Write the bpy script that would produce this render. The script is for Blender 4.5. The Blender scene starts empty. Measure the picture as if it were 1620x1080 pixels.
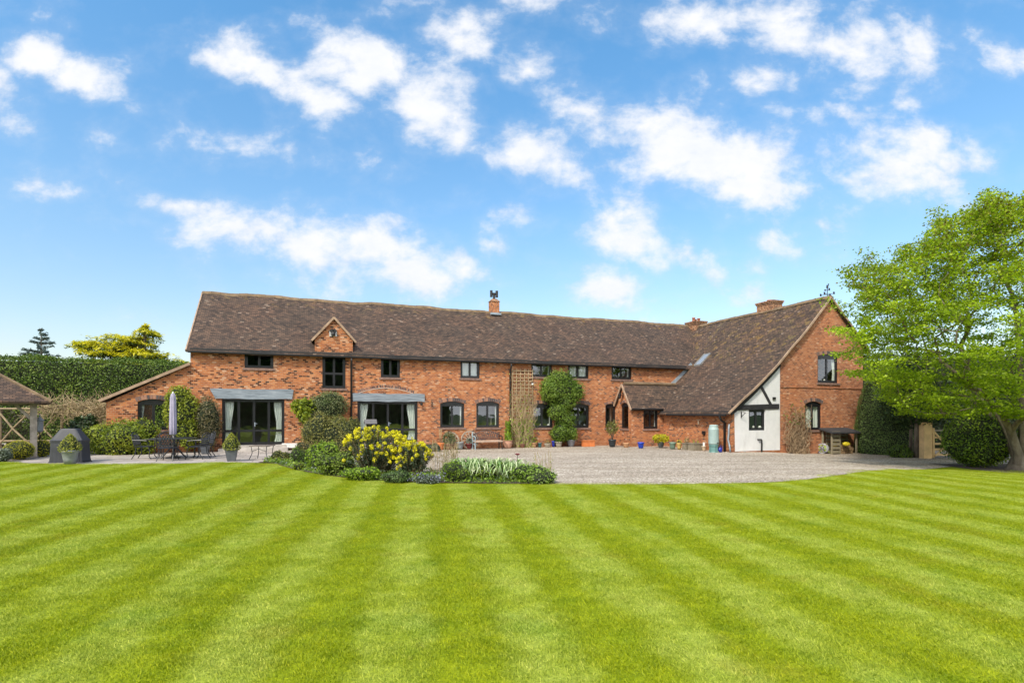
import bpy, bmesh, math, random
import numpy as np
from mathutils import Vector, Matrix
from mathutils.geometry import tessellate_polygon
random.seed(7); RNG = np.random.default_rng(7)
SC = bpy.context.scene; COL = SC.collection; R = math.radians

# ------------------------------------------------------------------ camera
F, HC, CX, HY = 860.0, 1.85, 810.0, 652.0
cam = bpy.data.cameras.new('camera'); co = bpy.data.objects.new('camera', cam); COL.objects.link(co)
cam.sensor_width = 36; cam.lens = F / 1620 * 36; cam.shift_y = (HY - 540) / 1620
cam.clip_end = 2000; cam.clip_start = 0.05
co.location = (0, 0, HC); co.rotation_euler = (R(90), 0, 0); SC.camera = co
SC.view_settings.view_transform = 'Standard'; SC.view_settings.look = 'None'
SC.view_settings.exposure = 0.70; SC.view_settings.gamma = 1
SC.cycles.max_bounces = 6; SC.cycles.transparent_max_bounces = 8
SC.cycles.diffuse_bounces = 3; SC.cycles.glossy_bounces = 3; SC.cycles.transmission_bounces = 4

# ------------------------------------------------------------------ node helpers
class NT:
    def __init__(s, nt): s.nt = nt; s.n = nt.nodes; s.l = nt.links
    def new(s, t, **k):
        n = s.n.new(t)
        for a, b in k.items(): setattr(n, a, b)
        return n
    def put(s, sock, v):
        if isinstance(v, bpy.types.NodeSocket): s.l.new(v, sock)
        elif v is not None:
            try: sock.default_value = v
            except Exception: sock.default_value = tuple(v) + (1,)
    def math(s, op, a, b=None, c=None, clamp=False):
        n = s.new('ShaderNodeMath', operation=op, use_clamp=clamp)
        s.put(n.inputs[0], a); s.put(n.inputs[1], b)
        if c is not None: s.put(n.inputs[2], c)
        return n.outputs[0]
    def mix(s, f, a, b, blend='MIX'):
        n = s.new('ShaderNodeMix', data_type='RGBA', blend_type=blend)
        s.put(n.inputs[0], f); s.put(n.inputs[6], a); s.put(n.inputs[7], b)
        return n.outputs[2]
    def noise(s, scale, vec=None, detail=3, rough=0.55, dist=0):
        n = s.new('ShaderNodeTexNoise'); n.inputs['Scale'].default_value = scale
        n.inputs['Detail'].default_value = detail; n.inputs['Roughness'].default_value = rough
        n.inputs['Distortion'].default_value = dist
        if vec is not None: s.l.new(vec, n.inputs['Vector'])
        return n.outputs['Fac']
    def ramp(s, f, stops, interp='LINEAR'):
        n = s.new('ShaderNodeValToRGB'); r = n.color_ramp; r.interpolation = interp
        while len(r.elements) < len(stops): r.elements.new(0.5)
        for e, (p, c) in zip(r.elements, stops): e.position = p; e.color = tuple(c) + (1,) if not isinstance(c, (int, float)) else (c, c, c, 1)
        s.put(n.inputs[0], f); return n.outputs[0]
    def rng(s, f, a, b, c=0, d=1):
        n = s.new('ShaderNodeMapRange', interpolation_type='SMOOTHSTEP')
        s.put(n.inputs[0], f); n.inputs[1].default_value = a; n.inputs[2].default_value = b
        n.inputs[3].default_value = c; n.inputs[4].default_value = d
        return n.outputs[0]
    def mapping(s, vec, sc=(1, 1, 1), loc=(0, 0, 0), rot=(0, 0, 0), typ='POINT'):
        n = s.new('ShaderNodeMapping', vector_type=typ); s.l.new(vec, n.inputs[0])
        n.inputs['Location'].default_value = loc; n.inputs['Rotation'].default_value = rot; n.inputs['Scale'].default_value = sc
        return n.outputs[0]

# ------------------------------------------------------------------ sky + sun
SUN_EL, SUN_AZ = 46, 212      # azimuth: compass bearing of the sun, y = north
sx, sy, sz = math.sin(R(SUN_AZ)) * math.cos(R(SUN_EL)), math.cos(R(SUN_AZ)) * math.cos(R(SUN_EL)), math.sin(R(SUN_EL))
sun = bpy.data.lights.new('sun', 'SUN'); so = bpy.data.objects.new('sun', sun); COL.objects.link(so)
sun.energy = 2.9; sun.angle = R(6.0); sun.color = (1, .91, .76)
so.rotation_euler = Vector((-sx, -sy, -sz)).to_track_quat('-Z', 'Y').to_euler()
w = bpy.data.worlds.new('World'); SC.world = w; w.use_nodes = True
W = NT(w.node_tree); W.n.clear()
sky = W.new('ShaderNodeTexSky', sky_type='NISHITA'); sky.sun_disc = False
sky.sun_elevation = R(SUN_EL); sky.sun_rotation = R(SUN_AZ); sky.dust_density = 0.6; sky.ozone_density = 1.6; sky.air_density = 1.0
tc = W.new('ShaderNodeTexCoord'); sep = W.new('ShaderNodeSeparateXYZ'); W.l.new(tc.outputs['Generated'], sep.inputs[0])
dx, dy, dz = sep.outputs
ay = W.math('MAXIMUM', W.math('ABSOLUTE', dy), 0.12)
qx = W.math('DIVIDE', dx, ay); qz = W.math('DIVIDE', dz, ay)
cq = W.new('ShaderNodeCombineXYZ'); W.l.new(qx, cq.inputs[0]); W.l.new(qz, cq.inputs[1]); q = cq.outputs[0]
# clouds: (x, y, rx, ry, tilt, weight) measured on the sky as seen from the lawn
CL = [(95,100,85,42,-25,1),(15,165,60,42,0,.8),(165,212,50,24,-20,.7),(0,125,40,40,0,.8),(250,212,50,18,0,.35),
 (395,90,120,45,-18,.95),(500,150,120,40,-22,.95),(600,100,110,60,-25,1.05),(680,150,110,75,-50,1.05),(690,40,110,50,0,.85),(840,240,100,58,-15,1.0),
 (840,110,70,36,-20,.6),(720,215,70,45,-30,.8),(380,220,170,36,-12,.48),(620,248,90,24,-5,.5),(500,255,60,18,0,.5),
 (520,395,210,60,-14,1.05),(420,360,110,50,-10,.9),(640,440,140,52,-10,.9),(730,425,70,34,-30,.8),(285,320,90,20,-8,.85),(560,450,220,45,-8,.6),
 (1040,25,190,40,-5,.85),(1310,65,190,58,-12,1.0),(1205,120,60,60,-50,.7),(900,15,120,24,0,.6),(1400,60,70,70,0,.5),
 (1100,230,200,75,-15,1.05),(1040,205,100,60,-20,.8),(1170,290,140,52,-10,.9),(1010,370,110,60,-25,.85),(1090,395,80,46,-35,.8),(960,462,70,46,-20,.8),
 (1180,470,60,26,20,.5),(1030,430,70,30,0,.55),(1410,275,140,58,-12,1.0),(1485,240,70,44,0,.95),(1290,358,46,28,-20,.75),(1560,78,60,34,-20,.85),
 (1525,322,70,24,0,.8),(1250,405,46,30,-30,.6),(775,382,36,34,-40,.85),(828,347,46,18,-10,.65),(40,295,50,18,-5,.6),(100,308,40,16,0,.5),(200,300,60,22,-40,.35),
 (1215,420,60,20,0,.5),(1430,160,40,18,0,.4),(1150,165,50,22,0,.5),(1330,180,80,18,0,.35),(180,345,60,18,0,.35)]
warp = W.new('ShaderNodeTexNoise'); warp.inputs['Scale'].default_value = 5; warp.inputs['Detail'].default_value = 3; W.l.new(q, warp.inputs['Vector'])
vm = W.new('ShaderNodeVectorMath', operation='MULTIPLY_ADD'); W.l.new(warp.outputs['Color'], vm.inputs[0])
vm.inputs[1].default_value = (.13, .09, 0); W.l.new(q, vm.inputs[2]); qw = vm.outputs[0]
acc = None
for (px, py, rx, ry, rot, wt) in CL:
    m = W.new('ShaderNodeMapping', vector_type='TEXTURE'); W.l.new(qw, m.inputs[0])
    m.inputs['Location'].default_value = ((px - CX) / F + .065, (HY - py) / F + .045, .5 * 0)
    m.inputs['Rotation'].default_value = (0, 0, R(rot)); m.inputs['Scale'].default_value = (rx * 1.5 / F, ry * 1.5 / F, 9)
    g = W.new('ShaderNodeTexGradient', gradient_type='SPHERICAL'); W.l.new(m.outputs[0], g.inputs[0])
    t = W.math('MULTIPLY', W.math('POWER', g.outputs['Fac'], .85), wt)
    acc = t if acc is None else W.math('MAXIMUM', acc, t)
acc = W.math('MULTIPLY', acc, .93)
n1 = W.noise(7.5, W.mapping(q, (1, 1.35, 1)), 14, .60, .12)
n2 = W.noise(2.6, W.mapping(q, (1, 1.6, 1), (3, 1, 0)), 4, .5)
base = W.math('ADD', acc, W.math('MULTIPLY_ADD', W.math('SUBTRACT', n1, .5), 2.5, W.math('MULTIPLY', W.math('SUBTRACT', n2, .5), .3)))
dens = W.rng(base, .18, .92)
dens = W.math('MULTIPLY', dens, W.rng(dz, .02, .16))
veil = W.math('MULTIPLY', W.rng(base, -.1, .8), .22)
dens = W.math('MAXIMUM', dens, veil)
el = W.math('MULTIPLY', dz, 1.0)
tint = W.ramp(el, [(0.0, (1.6, 1.35, 1.3)), (.12, (1.65, 1.6, 1.5)), (.33, (1.5, 1.9, 1.95)), (.55, (1.25, 2.05, 2.25)), (1, (1.1, 2.0, 2.2))])
skyc = W.mix(1.0, sky.outputs[0], tint, 'MULTIPLY')
n3 = W.noise(13, W.mapping(q, (1, 1.5, 1), (1, 7, 0)), 6, .6)
shade = W.ramp(W.math('ADD', W.math('MULTIPLY', n3, .8), W.math('MULTIPLY', dens, .25)), [(.28, (.66, .75, .88)), (.56, (.90, .93, .97)), (.8, (1.0, 1, 1))])
cloud = W.mix(1.0, shade, (8.5, 8.5, 8.7), 'MULTIPLY')
back = W.rng(dy, -.35, .05, 1, 0)      # unseen extra-bright cloud behind the camera, added as soft fill for the house front
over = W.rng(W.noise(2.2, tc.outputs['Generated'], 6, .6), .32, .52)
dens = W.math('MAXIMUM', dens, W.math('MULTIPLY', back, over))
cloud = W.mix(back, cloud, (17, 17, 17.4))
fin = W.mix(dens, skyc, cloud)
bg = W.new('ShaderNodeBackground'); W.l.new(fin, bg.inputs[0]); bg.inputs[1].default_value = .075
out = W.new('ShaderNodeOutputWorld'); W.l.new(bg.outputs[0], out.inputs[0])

# ------------------------------------------------------------------ materials
def mat(name, col=(.5, .5, .5), rough=.7, metal=0, var=.12, vs=6, bump=0, bs=40, spec=.5, fn=None):
    m = bpy.data.materials.new(name); m.use_nodes = True; T = NT(m.node_tree)
    p = T.n['Principled BSDF']; p.inputs['Roughness'].default_value = rough; p.inputs['Metallic'].default_value = metal
    p.inputs['Specular IOR Level'].default_value = spec
    tc = T.new('ShaderNodeTexCoord'); T.obj = tc.outputs['Object']; T.uv = tc.outputs['UV']
    ge = T.new('ShaderNodeNewGeometry'); T.pos = ge.outputs['Position']; T.isl = ge.outputs['Random Per Island']
    T.p = p
    if fn: fn(T)
    else:
        n = T.noise(vs, T.obj, 4)
        a = tuple(c * (1 - var) for c in col); b = tuple(min(1, c * (1 + var)) for c in col)
        T.l.new(T.ramp(n, [(.3, a), (.7, b)]), p.inputs['Base Color'])
    if bump: T.bumpit(T.noise(bs, T.obj, 3), bump)
    return m
def bumpit(T, h, s, d=.01):
    b = T.new('ShaderNodeBump'); b.inputs['Strength'].default_value = s; b.inputs['Distance'].default_value = d
    T.put(b.inputs['Height'], h); T.l.new(b.outputs[0], T.p.inputs['Normal'])
NT.bumpit = bumpit

def brick_fn(stops, mortar, bw=.155, bh=.074, ms=.008, big=None):
    def fn(T):
        wob = T.noise(1.3, T.uv, 2)
        uv = T.new('ShaderNodeVectorMath', operation='MULTIPLY_ADD')
        nz = T.new('ShaderNodeTexNoise'); nz.inputs['Scale'].default_value = .9; nz.inputs['Detail'].default_value = 3; T.l.new(T.uv, nz.inputs['Vector'])
        T.l.new(nz.outputs['Color'], uv.inputs[0]); uv.inputs[1].default_value = (.05, .05, 0); T.l.new(T.uv, uv.inputs[2])
        b = T.new('ShaderNodeTexBrick', offset=.5); T.l.new(uv.outputs[0], b.inputs['Vector'])
        for k, v in (('Color1', (0, 0, 0, 1)), ('Color2', (1, 1, 1, 1)), ('Mortar', (.5, .5, .5, 1)), ('Scale', 1), ('Mortar Size', ms), ('Mortar Smooth', .3), ('Bias', 0), ('Brick Width', bw), ('Row Height', bh)):
            b.inputs[k].default_value = v
        c = T.ramp(b.outputs['Color'], stops)
        if big: c = big(T, c, b)
        m = T.noise(2.2, T.uv, 5, .65)
        mcol = T.ramp(m, [(.35, tuple(x * .62 for x in mortar)), (.65, mortar)])
        c = T.mix(T.math('MULTIPLY', b.outputs['Fac'], T.rng(m, .2, .75, .55, 1)), c, mcol)
        T.l.new(c, T.p.inputs['Base Color'])
        T.bumpit(T.math('SUBTRACT', 1, b.outputs['Fac']), .5, .006)
    return fn
def dirt(T, c, b):
    n = T.noise(.45, T.uv, 5, .6); n2 = T.noise(1.1, T.uv, 4, .6)
    sp = T.new('ShaderNodeSeparateXYZ'); T.l.new(T.uv, sp.inputs[0])
    left = T.rng(sp.outputs[0], -16.5, -12.5, 1, 0)
    hd = T.ramp(b.outputs['Color'], [(0, (.30, .27, .27)), (.20, (.40, .35, .34)), (.25, (1, 1, 1))])
    c = T.mix(T.math('MULTIPLY', left, T.rng(n2, .35, .5)), c, T.mix(1, c, hd, 'MULTIPLY'))
    c = T.mix(T.rng(n, .48, .70, 0, .55), c, T.mix(1, c, (1.12, 1.05, 1.0), 'MULTIPLY'))
    c = T.mix(T.rng(n2, .52, .75, 0, .6), c, T.mix(1, c, (.62, .58, .58), 'MULTIPLY'))
    # efflorescence and old lime
    n3 = T.noise(2.6, T.mapping(T.uv, (1, 2.2, 1)), 6, .7)
    c = T.mix(T.rng(n3, .62, .74, 0, .55), c, (.62, .48, .40))
    st = T.noise(1.0, T.mapping(T.uv, (3.2, .35, 1), (7, 1, 0)), 5, .6)
    c = T.mix(T.rng(st, .5, .68, 0, .5), c, T.mix(1, c, (.66, .62, .6), 'MULTIPLY'))
    damp = T.rng(T.math('ADD', sp.outputs[1], T.math('MULTIPLY', T.math('SUBTRACT', n, .5), 1.6)), 0, .7, .55, 0)
    return T.mix(damp, c, T.mix(1, c, (.55, .5, .48), 'MULTIPLY'))
BR = [(0, (.09, .055, .045)), (.07, (.17, .075, .045)), (.14, (.29, .10, .047)), (.5, (.375, .13, .048)), (.8, (.465, .178, .066)), (.93, (.48, .225, .105)), (1, (.52, .32, .21))]
M = {}
M['brick'] = mat('brick', rough=.9, fn=brick_fn(BR, (.42, .29, .20), big=dirt), spec=.2)
BR2 = [(0, (.20, .085, .05)), (.2, (.30, .11, .055)), (.6, (.40, .155, .072)), (.9, (.45, .195, .095)), (1, (.50, .30, .2))]
def dirt2(T, c, b):
    n = T.noise(.6, T.uv, 5, .6); n2 = T.noise(1.7, T.uv, 5, .65)
    c = T.mix(T.rng(n, .45, .65, 0, .7), c, T.mix(1, c, (1.22, 1.12, .95), 'MULTIPLY'))
    c = T.mix(T.rng(n2, .5, .72, 0, .6), c, T.mix(1, c, (.62, .6, .62), 'MULTIPLY'))
    n3 = T.noise(1.5, T.mapping(T.uv, (1.4, 1, 1), (4, 2, 0)), 6, .75)
    return T.mix(T.rng(n3, .66, .70, 0, .6), c, (.66, .58, .53))
M['brick_gable'] = mat('brick_gable', rough=.9, fn=brick_fn(BR2, (.40, .27, .19), big=dirt2), spec=.2)
M['brick_old'] = mat('brick_old', rough=.9, fn=brick_fn([(0, (.10, .05, .03)), (.5, (.27, .12, .06)), (1, (.42, .24, .13))], (.33, .26, .2)), spec=.2)
def tile_fn(T):
    nz = T.new('ShaderNodeTexNoise'); nz.inputs['Scale'].default_value = 1.4; nz.inputs['Detail'].default_value = 4; T.l.new(T.uv, nz.inputs['Vector'])
    uv = T.new('ShaderNodeVectorMath', operation='MULTIPLY_ADD'); T.l.new(nz.outputs['Color'], uv.inputs[0]); uv.inputs[1].default_value = (.06, .09, 0); T.l.new(T.uv, uv.inputs[2])
    b = T.new('ShaderNodeTexBrick', offset=.5); T.l.new(uv.outputs[0], b.inputs['Vector'])
    for k, v in (('Color1', (0, 0, 0, 1)), ('Color2', (1, 1, 1, 1)), ('Mortar', (.4, .4, .4, 1)), ('Scale', 1), ('Mortar Size', .009), ('Mortar Smooth', .4), ('Bias', 0), ('Brick Width', .17), ('Row Height', .10)):
        b.inputs[k].default_value = v
    c = T.ramp(b.outputs['Color'], [(0, (.048, .036, .030)), (.3, (.072, .052, .041)), (.6, (.098, .067, .049)), (.85, (.125, .082, .058)), (.97, (.155, .10, .07)), (1, (.23, .18, .14))])
    n = T.noise(.5, T.uv, 5, .6); n2 = T.noise(2.3, T.uv, 6, .7); n4 = T.noise(.9, T.mapping(T.uv, (1, 1, 1), (9, 5, 0)), 6, .65)
    c = T.mix(T.rng(n, .4, .65, 0, .55), c, T.mix(1, c, (1.22, 1.06, 1.0), 'MULTIPLY'))
    c = T.mix(T.rng(n4, .45, .68, 0, .75), c, T.mix(1, c, (.74, .75, .74), 'MULTIPLY'))
    sp = T.new('ShaderNodeSeparateXYZ'); T.l.new(T.uv, sp.inputs[0])
    hi = T.rng(sp.outputs[1], 1.5, 5.4, -.07, .085)
    li = T.rng(T.math('ADD', n2, hi), .59, .74, 0, .7)
    c = T.mix(li, c, T.ramp(n, [(.35, (.21, .17, .07)), (.6, (.27, .155, .045))]))
    n5 = T.noise(7, T.uv, 4, .7)
    c = T.mix(T.rng(n5, .72, .80, 0, .4), c, (.34, .32, .28))
    fr = T.math('FRACT', T.math('DIVIDE', T.math('ADD', sp.outputs[1], T.math('MULTIPLY', n2, .03)), .10))
    c = T.mix(T.math('MULTIPLY', b.outputs['Fac'], .8), c, (.012, .010, .010))  # dark lines at the tile joints: row shadow painted into the colour
    T.l.new(c, T.p.inputs['Base Color'])
    T.bumpit(T.math('ADD', T.math('SUBTRACT', 1, fr), T.math('MULTIPLY', b.outputs['Color'], .7)), .9, .02)
M['tile'] = mat('clay_tile', rough=.85, fn=tile_fn, spec=.25)
def tile2_fn(T):
    tile_fn(T)
M['ridge'] = mat('ridge_tile', (.16, .11, .065), .9, var=.45, vs=3, bump=.4)
M['verge'] = mat('verge_mortar', (.33, .23, .16), .95, var=.3, vs=3, bump=.4)
M['black'] = mat('black_paint', (.012, .013, .016), .35, var=.2, vs=4)
M['blackmatt'] = mat('black_iron', (.012, .012, .013), .55, var=.25, vs=20)
M['beam'] = mat('black_beam', (.018, .018, .02), .75, var=.5, vs=9, bump=.6, bs=12)
def grey_fn(T):
    n = T.noise(3, T.mapping(T.obj, (.6, 3, 9)), 6, .7)
    T.l.new(T.ramp(n, [(.3, (.09, .11, .13)), (.5, (.20, .24, .28)), (.7, (.33, .37, .41))]), T.p.inputs['Base Color']); T.bumpit(n, .6, .01)
M['greywood'] = mat('grey_beam', rough=.8, fn=grey_fn)
M['lead'] = mat('lead', (.25, .30, .35), .5, var=.25, vs=3)
def render_fn(T):
    n = T.noise(3, T.obj, 5, .6); n2 = T.noise(2.2, T.mapping(T.obj, (1, 1, .35)), 6, .7)
    T.l.new(T.mix(T.rng(n2, .5, .75, 0, .7), T.ramp(n, [(.3, (.60, .615, .64)), (.7, (.68, .69, .71))]), (.50, .51, .52)), T.p.inputs['Base Color'])
    b = T.new('ShaderNodeTexBrick', offset=.5); T.l.new(T.uv, b.inputs['Vector'])
    for k, v in (('Scale', 1), ('Mortar Size', .012), ('Mortar Smooth', 1), ('Brick Width', .24), ('Row Height', .078)): b.inputs[k].default_value = v
    T.bumpit(T.math('ADD', T.math('SUBTRACT', 1, b.outputs['Fac']), T.math('MULTIPLY', n, 2)), .45, .006)
M['white'] = mat('white_limewash', rough=.9, fn=render_fn)
M['sill'] = mat('sill_brick', (.20, .125, .10), .85, var=.35, vs=8, bump=.3)
def vous_fn(T):
    T.l.new(T.ramp(T.isl, [(0, (.05, .045, .05)), (.4, (.10, .08, .08)), (.7, (.22, .13, .10)), (1, (.34, .18, .12))]), T.p.inputs['Base Color'])
M['voussoir'] = mat('arch_brick', rough=.9, fn=vous_fn)
def curt_fn(T):
    T.l.new(T.ramp(T.noise(3, T.obj, 3), [(.3, (.60, .65, .60)), (.7, (.72, .75, .70))]), T.p.inputs['Base Color'])
    p = T.p; p.inputs['Subsurface Weight'].default_value = 0
M['curtain'] = mat('curtain', rough=.9, fn=curt_fn)
M['plaster'] = mat('interior_plaster', (.24, .22, .19), .9)
M['iwhite'] = mat('white_ceramic', (.75, .75, .72), .4)
def glass_mat():
    m = bpy.data.materials.new('window_glass'); m.use_nodes = True; T = NT(m.node_tree); T.n.clear()
    gl = T.new('ShaderNodeBsdfGlossy'); gl.inputs['Roughness'].default_value = .015; gl.inputs['Color'].default_value = (.9, .95, 1, 1)
    tr = T.new('ShaderNodeBsdfTransparent'); tr.inputs[0].default_value = (.90, .93, .92, 1)
    ge = T.new('ShaderNodeNewGeometry'); dp = T.new('ShaderNodeVectorMath', operation='DOT_PRODUCT'); T.l.new(ge.outputs['Incoming'], dp.inputs[0]); T.l.new(ge.outputs['Normal'], dp.inputs[1])
    fz = T.math('POWER', T.math('SUBTRACT', 1, T.math('ABSOLUTE', dp.outputs['Value'])), 4)
    tc = T.new('ShaderNodeTexCoord'); b = T.new('ShaderNodeBump'); b.inputs['Strength'].default_value = .12; b.inputs['Distance'].default_value = .02
    T.l.new(T.noise(1.6, tc.outputs['Object'], 2), b.inputs['Height']); T.l.new(b.outputs[0], gl.inputs['Normal'])
    mx = T.new('ShaderNodeMixShader'); T.l.new(T.math('MULTIPLY_ADD', fz, .8, .13, clamp=True), mx.inputs[0])
    T.l.new(tr.outputs[0], mx.inputs[1]); T.l.new(gl.outputs[0], mx.inputs[2])
    o = T.new('ShaderNodeOutputMaterial'); T.l.new(mx.outputs[0], o.inputs[0]); return m
M['glass'] = glass_mat()

LEAFM = {}
def leaf_mat(name, cols, transl=.3, rough=.5, ns=1.2):
    if name in LEAFM: return LEAFM[name]
    m = bpy.data.materials.new(name); m.use_nodes = True; T = NT(m.node_tree); p = T.n['Principled BSDF']
    ge = T.new('ShaderNodeNewGeometry'); tc = T.new('ShaderNodeTexCoord')
    n = T.noise(ns, tc.outputs['Object'], 3)
    f = T.math('ADD', T.math('MULTIPLY', ge.outputs['Random Per Island'], .6), T.math('MULTIPLY', T.rng(n, .3, .7), .4))
    c = T.ramp(f, [(i / (len(cols) - 1), x) for i, x in enumerate(cols)])
    T.l.new(c, p.inputs['Base Color']); p.inputs['Roughness'].default_value = rough; p.inputs['Specular IOR Level'].default_value = .35
    tr = T.new('ShaderNodeBsdfTranslucent'); T.l.new(T.mix(1, c, (1.25, 1.3, .7), 'MULTIPLY'), tr.inputs[0])
    mx = T.new('ShaderNodeMixShader'); mx.inputs[0].default_value = transl
    T.l.new(p.outputs[0], mx.inputs[1]); T.l.new(tr.outputs[0], mx.inputs[2]); T.l.new(mx.outputs[0], T.n['Material Output'].inputs[0])
    LEAFM[name] = m; return m
def bark_fn(T):
    n = T.noise(5, T.mapping(T.obj, (1, 1, .35)), 6, .7)
    T.l.new(T.ramp(n, [(.3, (.07, .055, .04)), (.55, (.17, .14, .105)), (.75, (.27, .24, .18))]), T.p.inputs['Base Color']); T.bumpit(n, .8, .03)
M['bark'] = mat('bark', rough=.9, fn=bark_fn)
M['twig'] = mat('dead_twig', (.38, .29, .165), .9, var=.4, vs=3)
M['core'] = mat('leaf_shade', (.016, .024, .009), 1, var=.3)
M['corebrown'] = mat('twig_shade', (.05, .04, .025), 1, var=.3)

# ------------------------------------------------------------------ mesh helpers
def link(o, parent=None):
    COL.objects.link(o)
    if parent is not None: o.parent = parent
    return o
def tag(o, label=None, cat=None, group=None, kind=None):
    if label: o['label'] = label
    if cat: o['category'] = cat
    if group: o['group'] = group
    if kind: o['kind'] = kind
    return o
def empty(name, loc, rz=0, label=None, cat=None, group=None):
    o = bpy.data.objects.new(name, None); COL.objects.link(o); o.empty_display_size = .2
    o.location = loc; o.rotation_euler = (0, 0, rz); return tag(o, label, cat, group)
class MB:
    def __init__(s): s.v = []; s.f = []; s.uv = []; s.mi = []
    def face(s, pts, uv=None, mi=0):
        i = len(s.v); s.v += [tuple(p) for p in pts]; s.f.append(tuple(range(i, i + len(pts))))
        s.uv.append(uv or [(p[0] + p[1], p[2]) for p in pts]); s.mi.append(mi); return s
    def box(s, c, d, rot=None, mi=0, taper=1.0):
        X, Y, Z = d[0] / 2, d[1] / 2, d[2] / 2
        P = [Vector((x * (taper if z > 0 else 1), y * (taper if z > 0 else 1), z)) for z in (-Z, Z) for x, y in ((-X, -Y), (X, -Y), (X, Y), (-X, Y))]
        if rot is not None: P = [rot @ p for p in P]
        P = [p + Vector(c) for p in P]
        for q in ((0, 1, 5, 4), (1, 2, 6, 5), (2, 3, 7, 6), (3, 0, 4, 7), (4, 5, 6, 7), (3, 2, 1, 0)):
            s.face([P[k] for k in q], mi=mi)
        return s
    def bar(s, p0, p1, w, h=None, up=(0, 0, 1), mi=0):
        p0 = Vector(p0); p1 = Vector(p1); d = p1 - p0; L = d.length; d.normalize(); h = h or w
        u = Vector(up)
        if abs(d.dot(u)) > .98: u = Vector((0, 1, 0))
        x = d.cross(u).normalized(); z = x.cross(d)
        m = Matrix((x, d, z)).transposed()
        return s.box((p0 + p1) / 2, (w, L, h), m, mi)
    def tube(s, pts, r, n=6, mi=0, cap=True):
        pts = [Vector(p) for p in pts]; rs = r if isinstance(r, (list, tuple)) else [r] * len(pts)
        i0 = len(s.v); prev = None
        for k, p in enumerate(pts):
            d = (pts[min(k + 1, len(pts) - 1)] - pts[max(k - 1, 0)])
            d = d.normalized() if d.length > 1e-9 else Vector((0, 0, 1))
            a = prev if prev is not None else (Vector((1, 0, 0)) if abs(d.x) < .9 else Vector((0, 1, 0)))
            x = (a - d * a.dot(d)).normalized(); y = d.cross(x); prev = x
            for j in range(n):
                t = 2 * math.pi * j / n; s.v.append(tuple(p + (x * math.cos(t) + y * math.sin(t)) * rs[k]))
        for k in range(len(pts) - 1):
            for j in range(n):
                a = i0 + k * n + j; b = i0 + k * n + (j + 1) % n
                s.f.append((a, b, b + n, a + n)); s.uv.append([(0, 0)] * 4); s.mi.append(mi)
        if cap:
            s.f.append(tuple(i0 + j for j in range(n))[::-1]); s.uv.append([(0, 0)] * n); s.mi.append(mi)
            s.f.append(tuple(i0 + (len(pts) - 1) * n + j for j in range(n))); s.uv.append([(0, 0)] * n); s.mi.append(mi)
        return s
    def lathe(s, prof, c=(0, 0, 0), n=20, mi=0, sq=False):
        i0 = len(s.v)
        for (r, z) in prof:
            for j in range(n):
                t = 2 * math.pi * (j + .5) / n
                s.v.append((c[0] + r * math.cos(t), c[1] + r * math.sin(t), c[2] + z))
        for k in range(len(prof) - 1):
            for j in range(n):
                a = i0 + k * n + j; b = i0 + k * n + (j + 1) % n
                s.f.append((a, b, b + n, a + n)); s.uv.append([(0, 0)] * 4); s.mi.append(mi)
        return s
    def build(s, name, m, parent=None, smooth=False, loc=None, merge=False):
        me = bpy.data.meshes.new(name); me.from_pydata(s.v, [], s.f)
        for x in (m if isinstance(m, (list, tuple)) else [m]): me.materials.append(x)
        uvl = me.uv_layers.new(name='UVMap')
        flat = [c for f in s.uv for p in f for c in p[:2]]
        uvl.data.foreach_set('uv', flat); me.polygons.foreach_set('material_index', s.mi)
        if smooth: me.polygons.foreach_set('use_smooth', [True] * len(s.f))
        me.update()
        o = link(bpy.data.objects.new(name, me), parent)
        if loc is not None: o.location = loc
        return o
def bevel(o, w=.01, seg=2):
    m = o.modifiers.new('bevel', 'BEVEL'); m.width = w; m.segments = seg; m.limit_method = 'ANGLE'; return o
def quads_obj(name, groups, mats, parent=None, loc=None, extra=None):
    """groups: list of (N*4,3) arrays, one per material; extra: MB with further faces using material index len(groups)+"""
    V = np.concatenate([g for g in groups if len(g)]); nq = [len(g) // 4 for g in groups]
    ev, ef, em = (np.array(extra.v), extra.f, extra.mi) if extra and extra.v else (np.zeros((0, 3)), [], [])
    nv = len(V); V = np.concatenate([V, ev]) if len(ev) else V
    me = bpy.data.meshes.new(name)
    me.vertices.add(len(V)); me.vertices.foreach_set('co', V.astype(np.float32).ravel())
    tot = np.concatenate([np.full(sum(nq), 4), np.array([len(f) for f in ef], dtype=int)]).astype(np.int32)
    idx = np.concatenate([np.arange(sum(nq) * 4), np.array([i + nv for f in ef for i in f], dtype=int)]).astype(np.int32)
    me.loops.add(len(idx)); me.loops.foreach_set('vertex_index', idx)
    me.polygons.add(len(tot)); me.polygons.foreach_set('loop_start', np.concatenate([[0], np.cumsum(tot)[:-1]]).astype(np.int32))
    me.polygons.foreach_set('loop_total', tot)
    mi = np.concatenate([np.full(n, i) for i, n in enumerate(nq)] + [np.array(em, dtype=int) + len(groups)]).astype(np.int32)
    me.polygons.foreach_set('material_index', mi)
    for x in mats: me.materials.append(x)
    me.update(calc_edges=True); me.validate()
    o = link(bpy.data.objects.new(name, me), parent)
    if loc is not None: o.location = loc
    return o
def unit(a): return a / np.maximum(np.linalg.norm(a, axis=1, keepdims=True), 1e-9)
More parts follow.
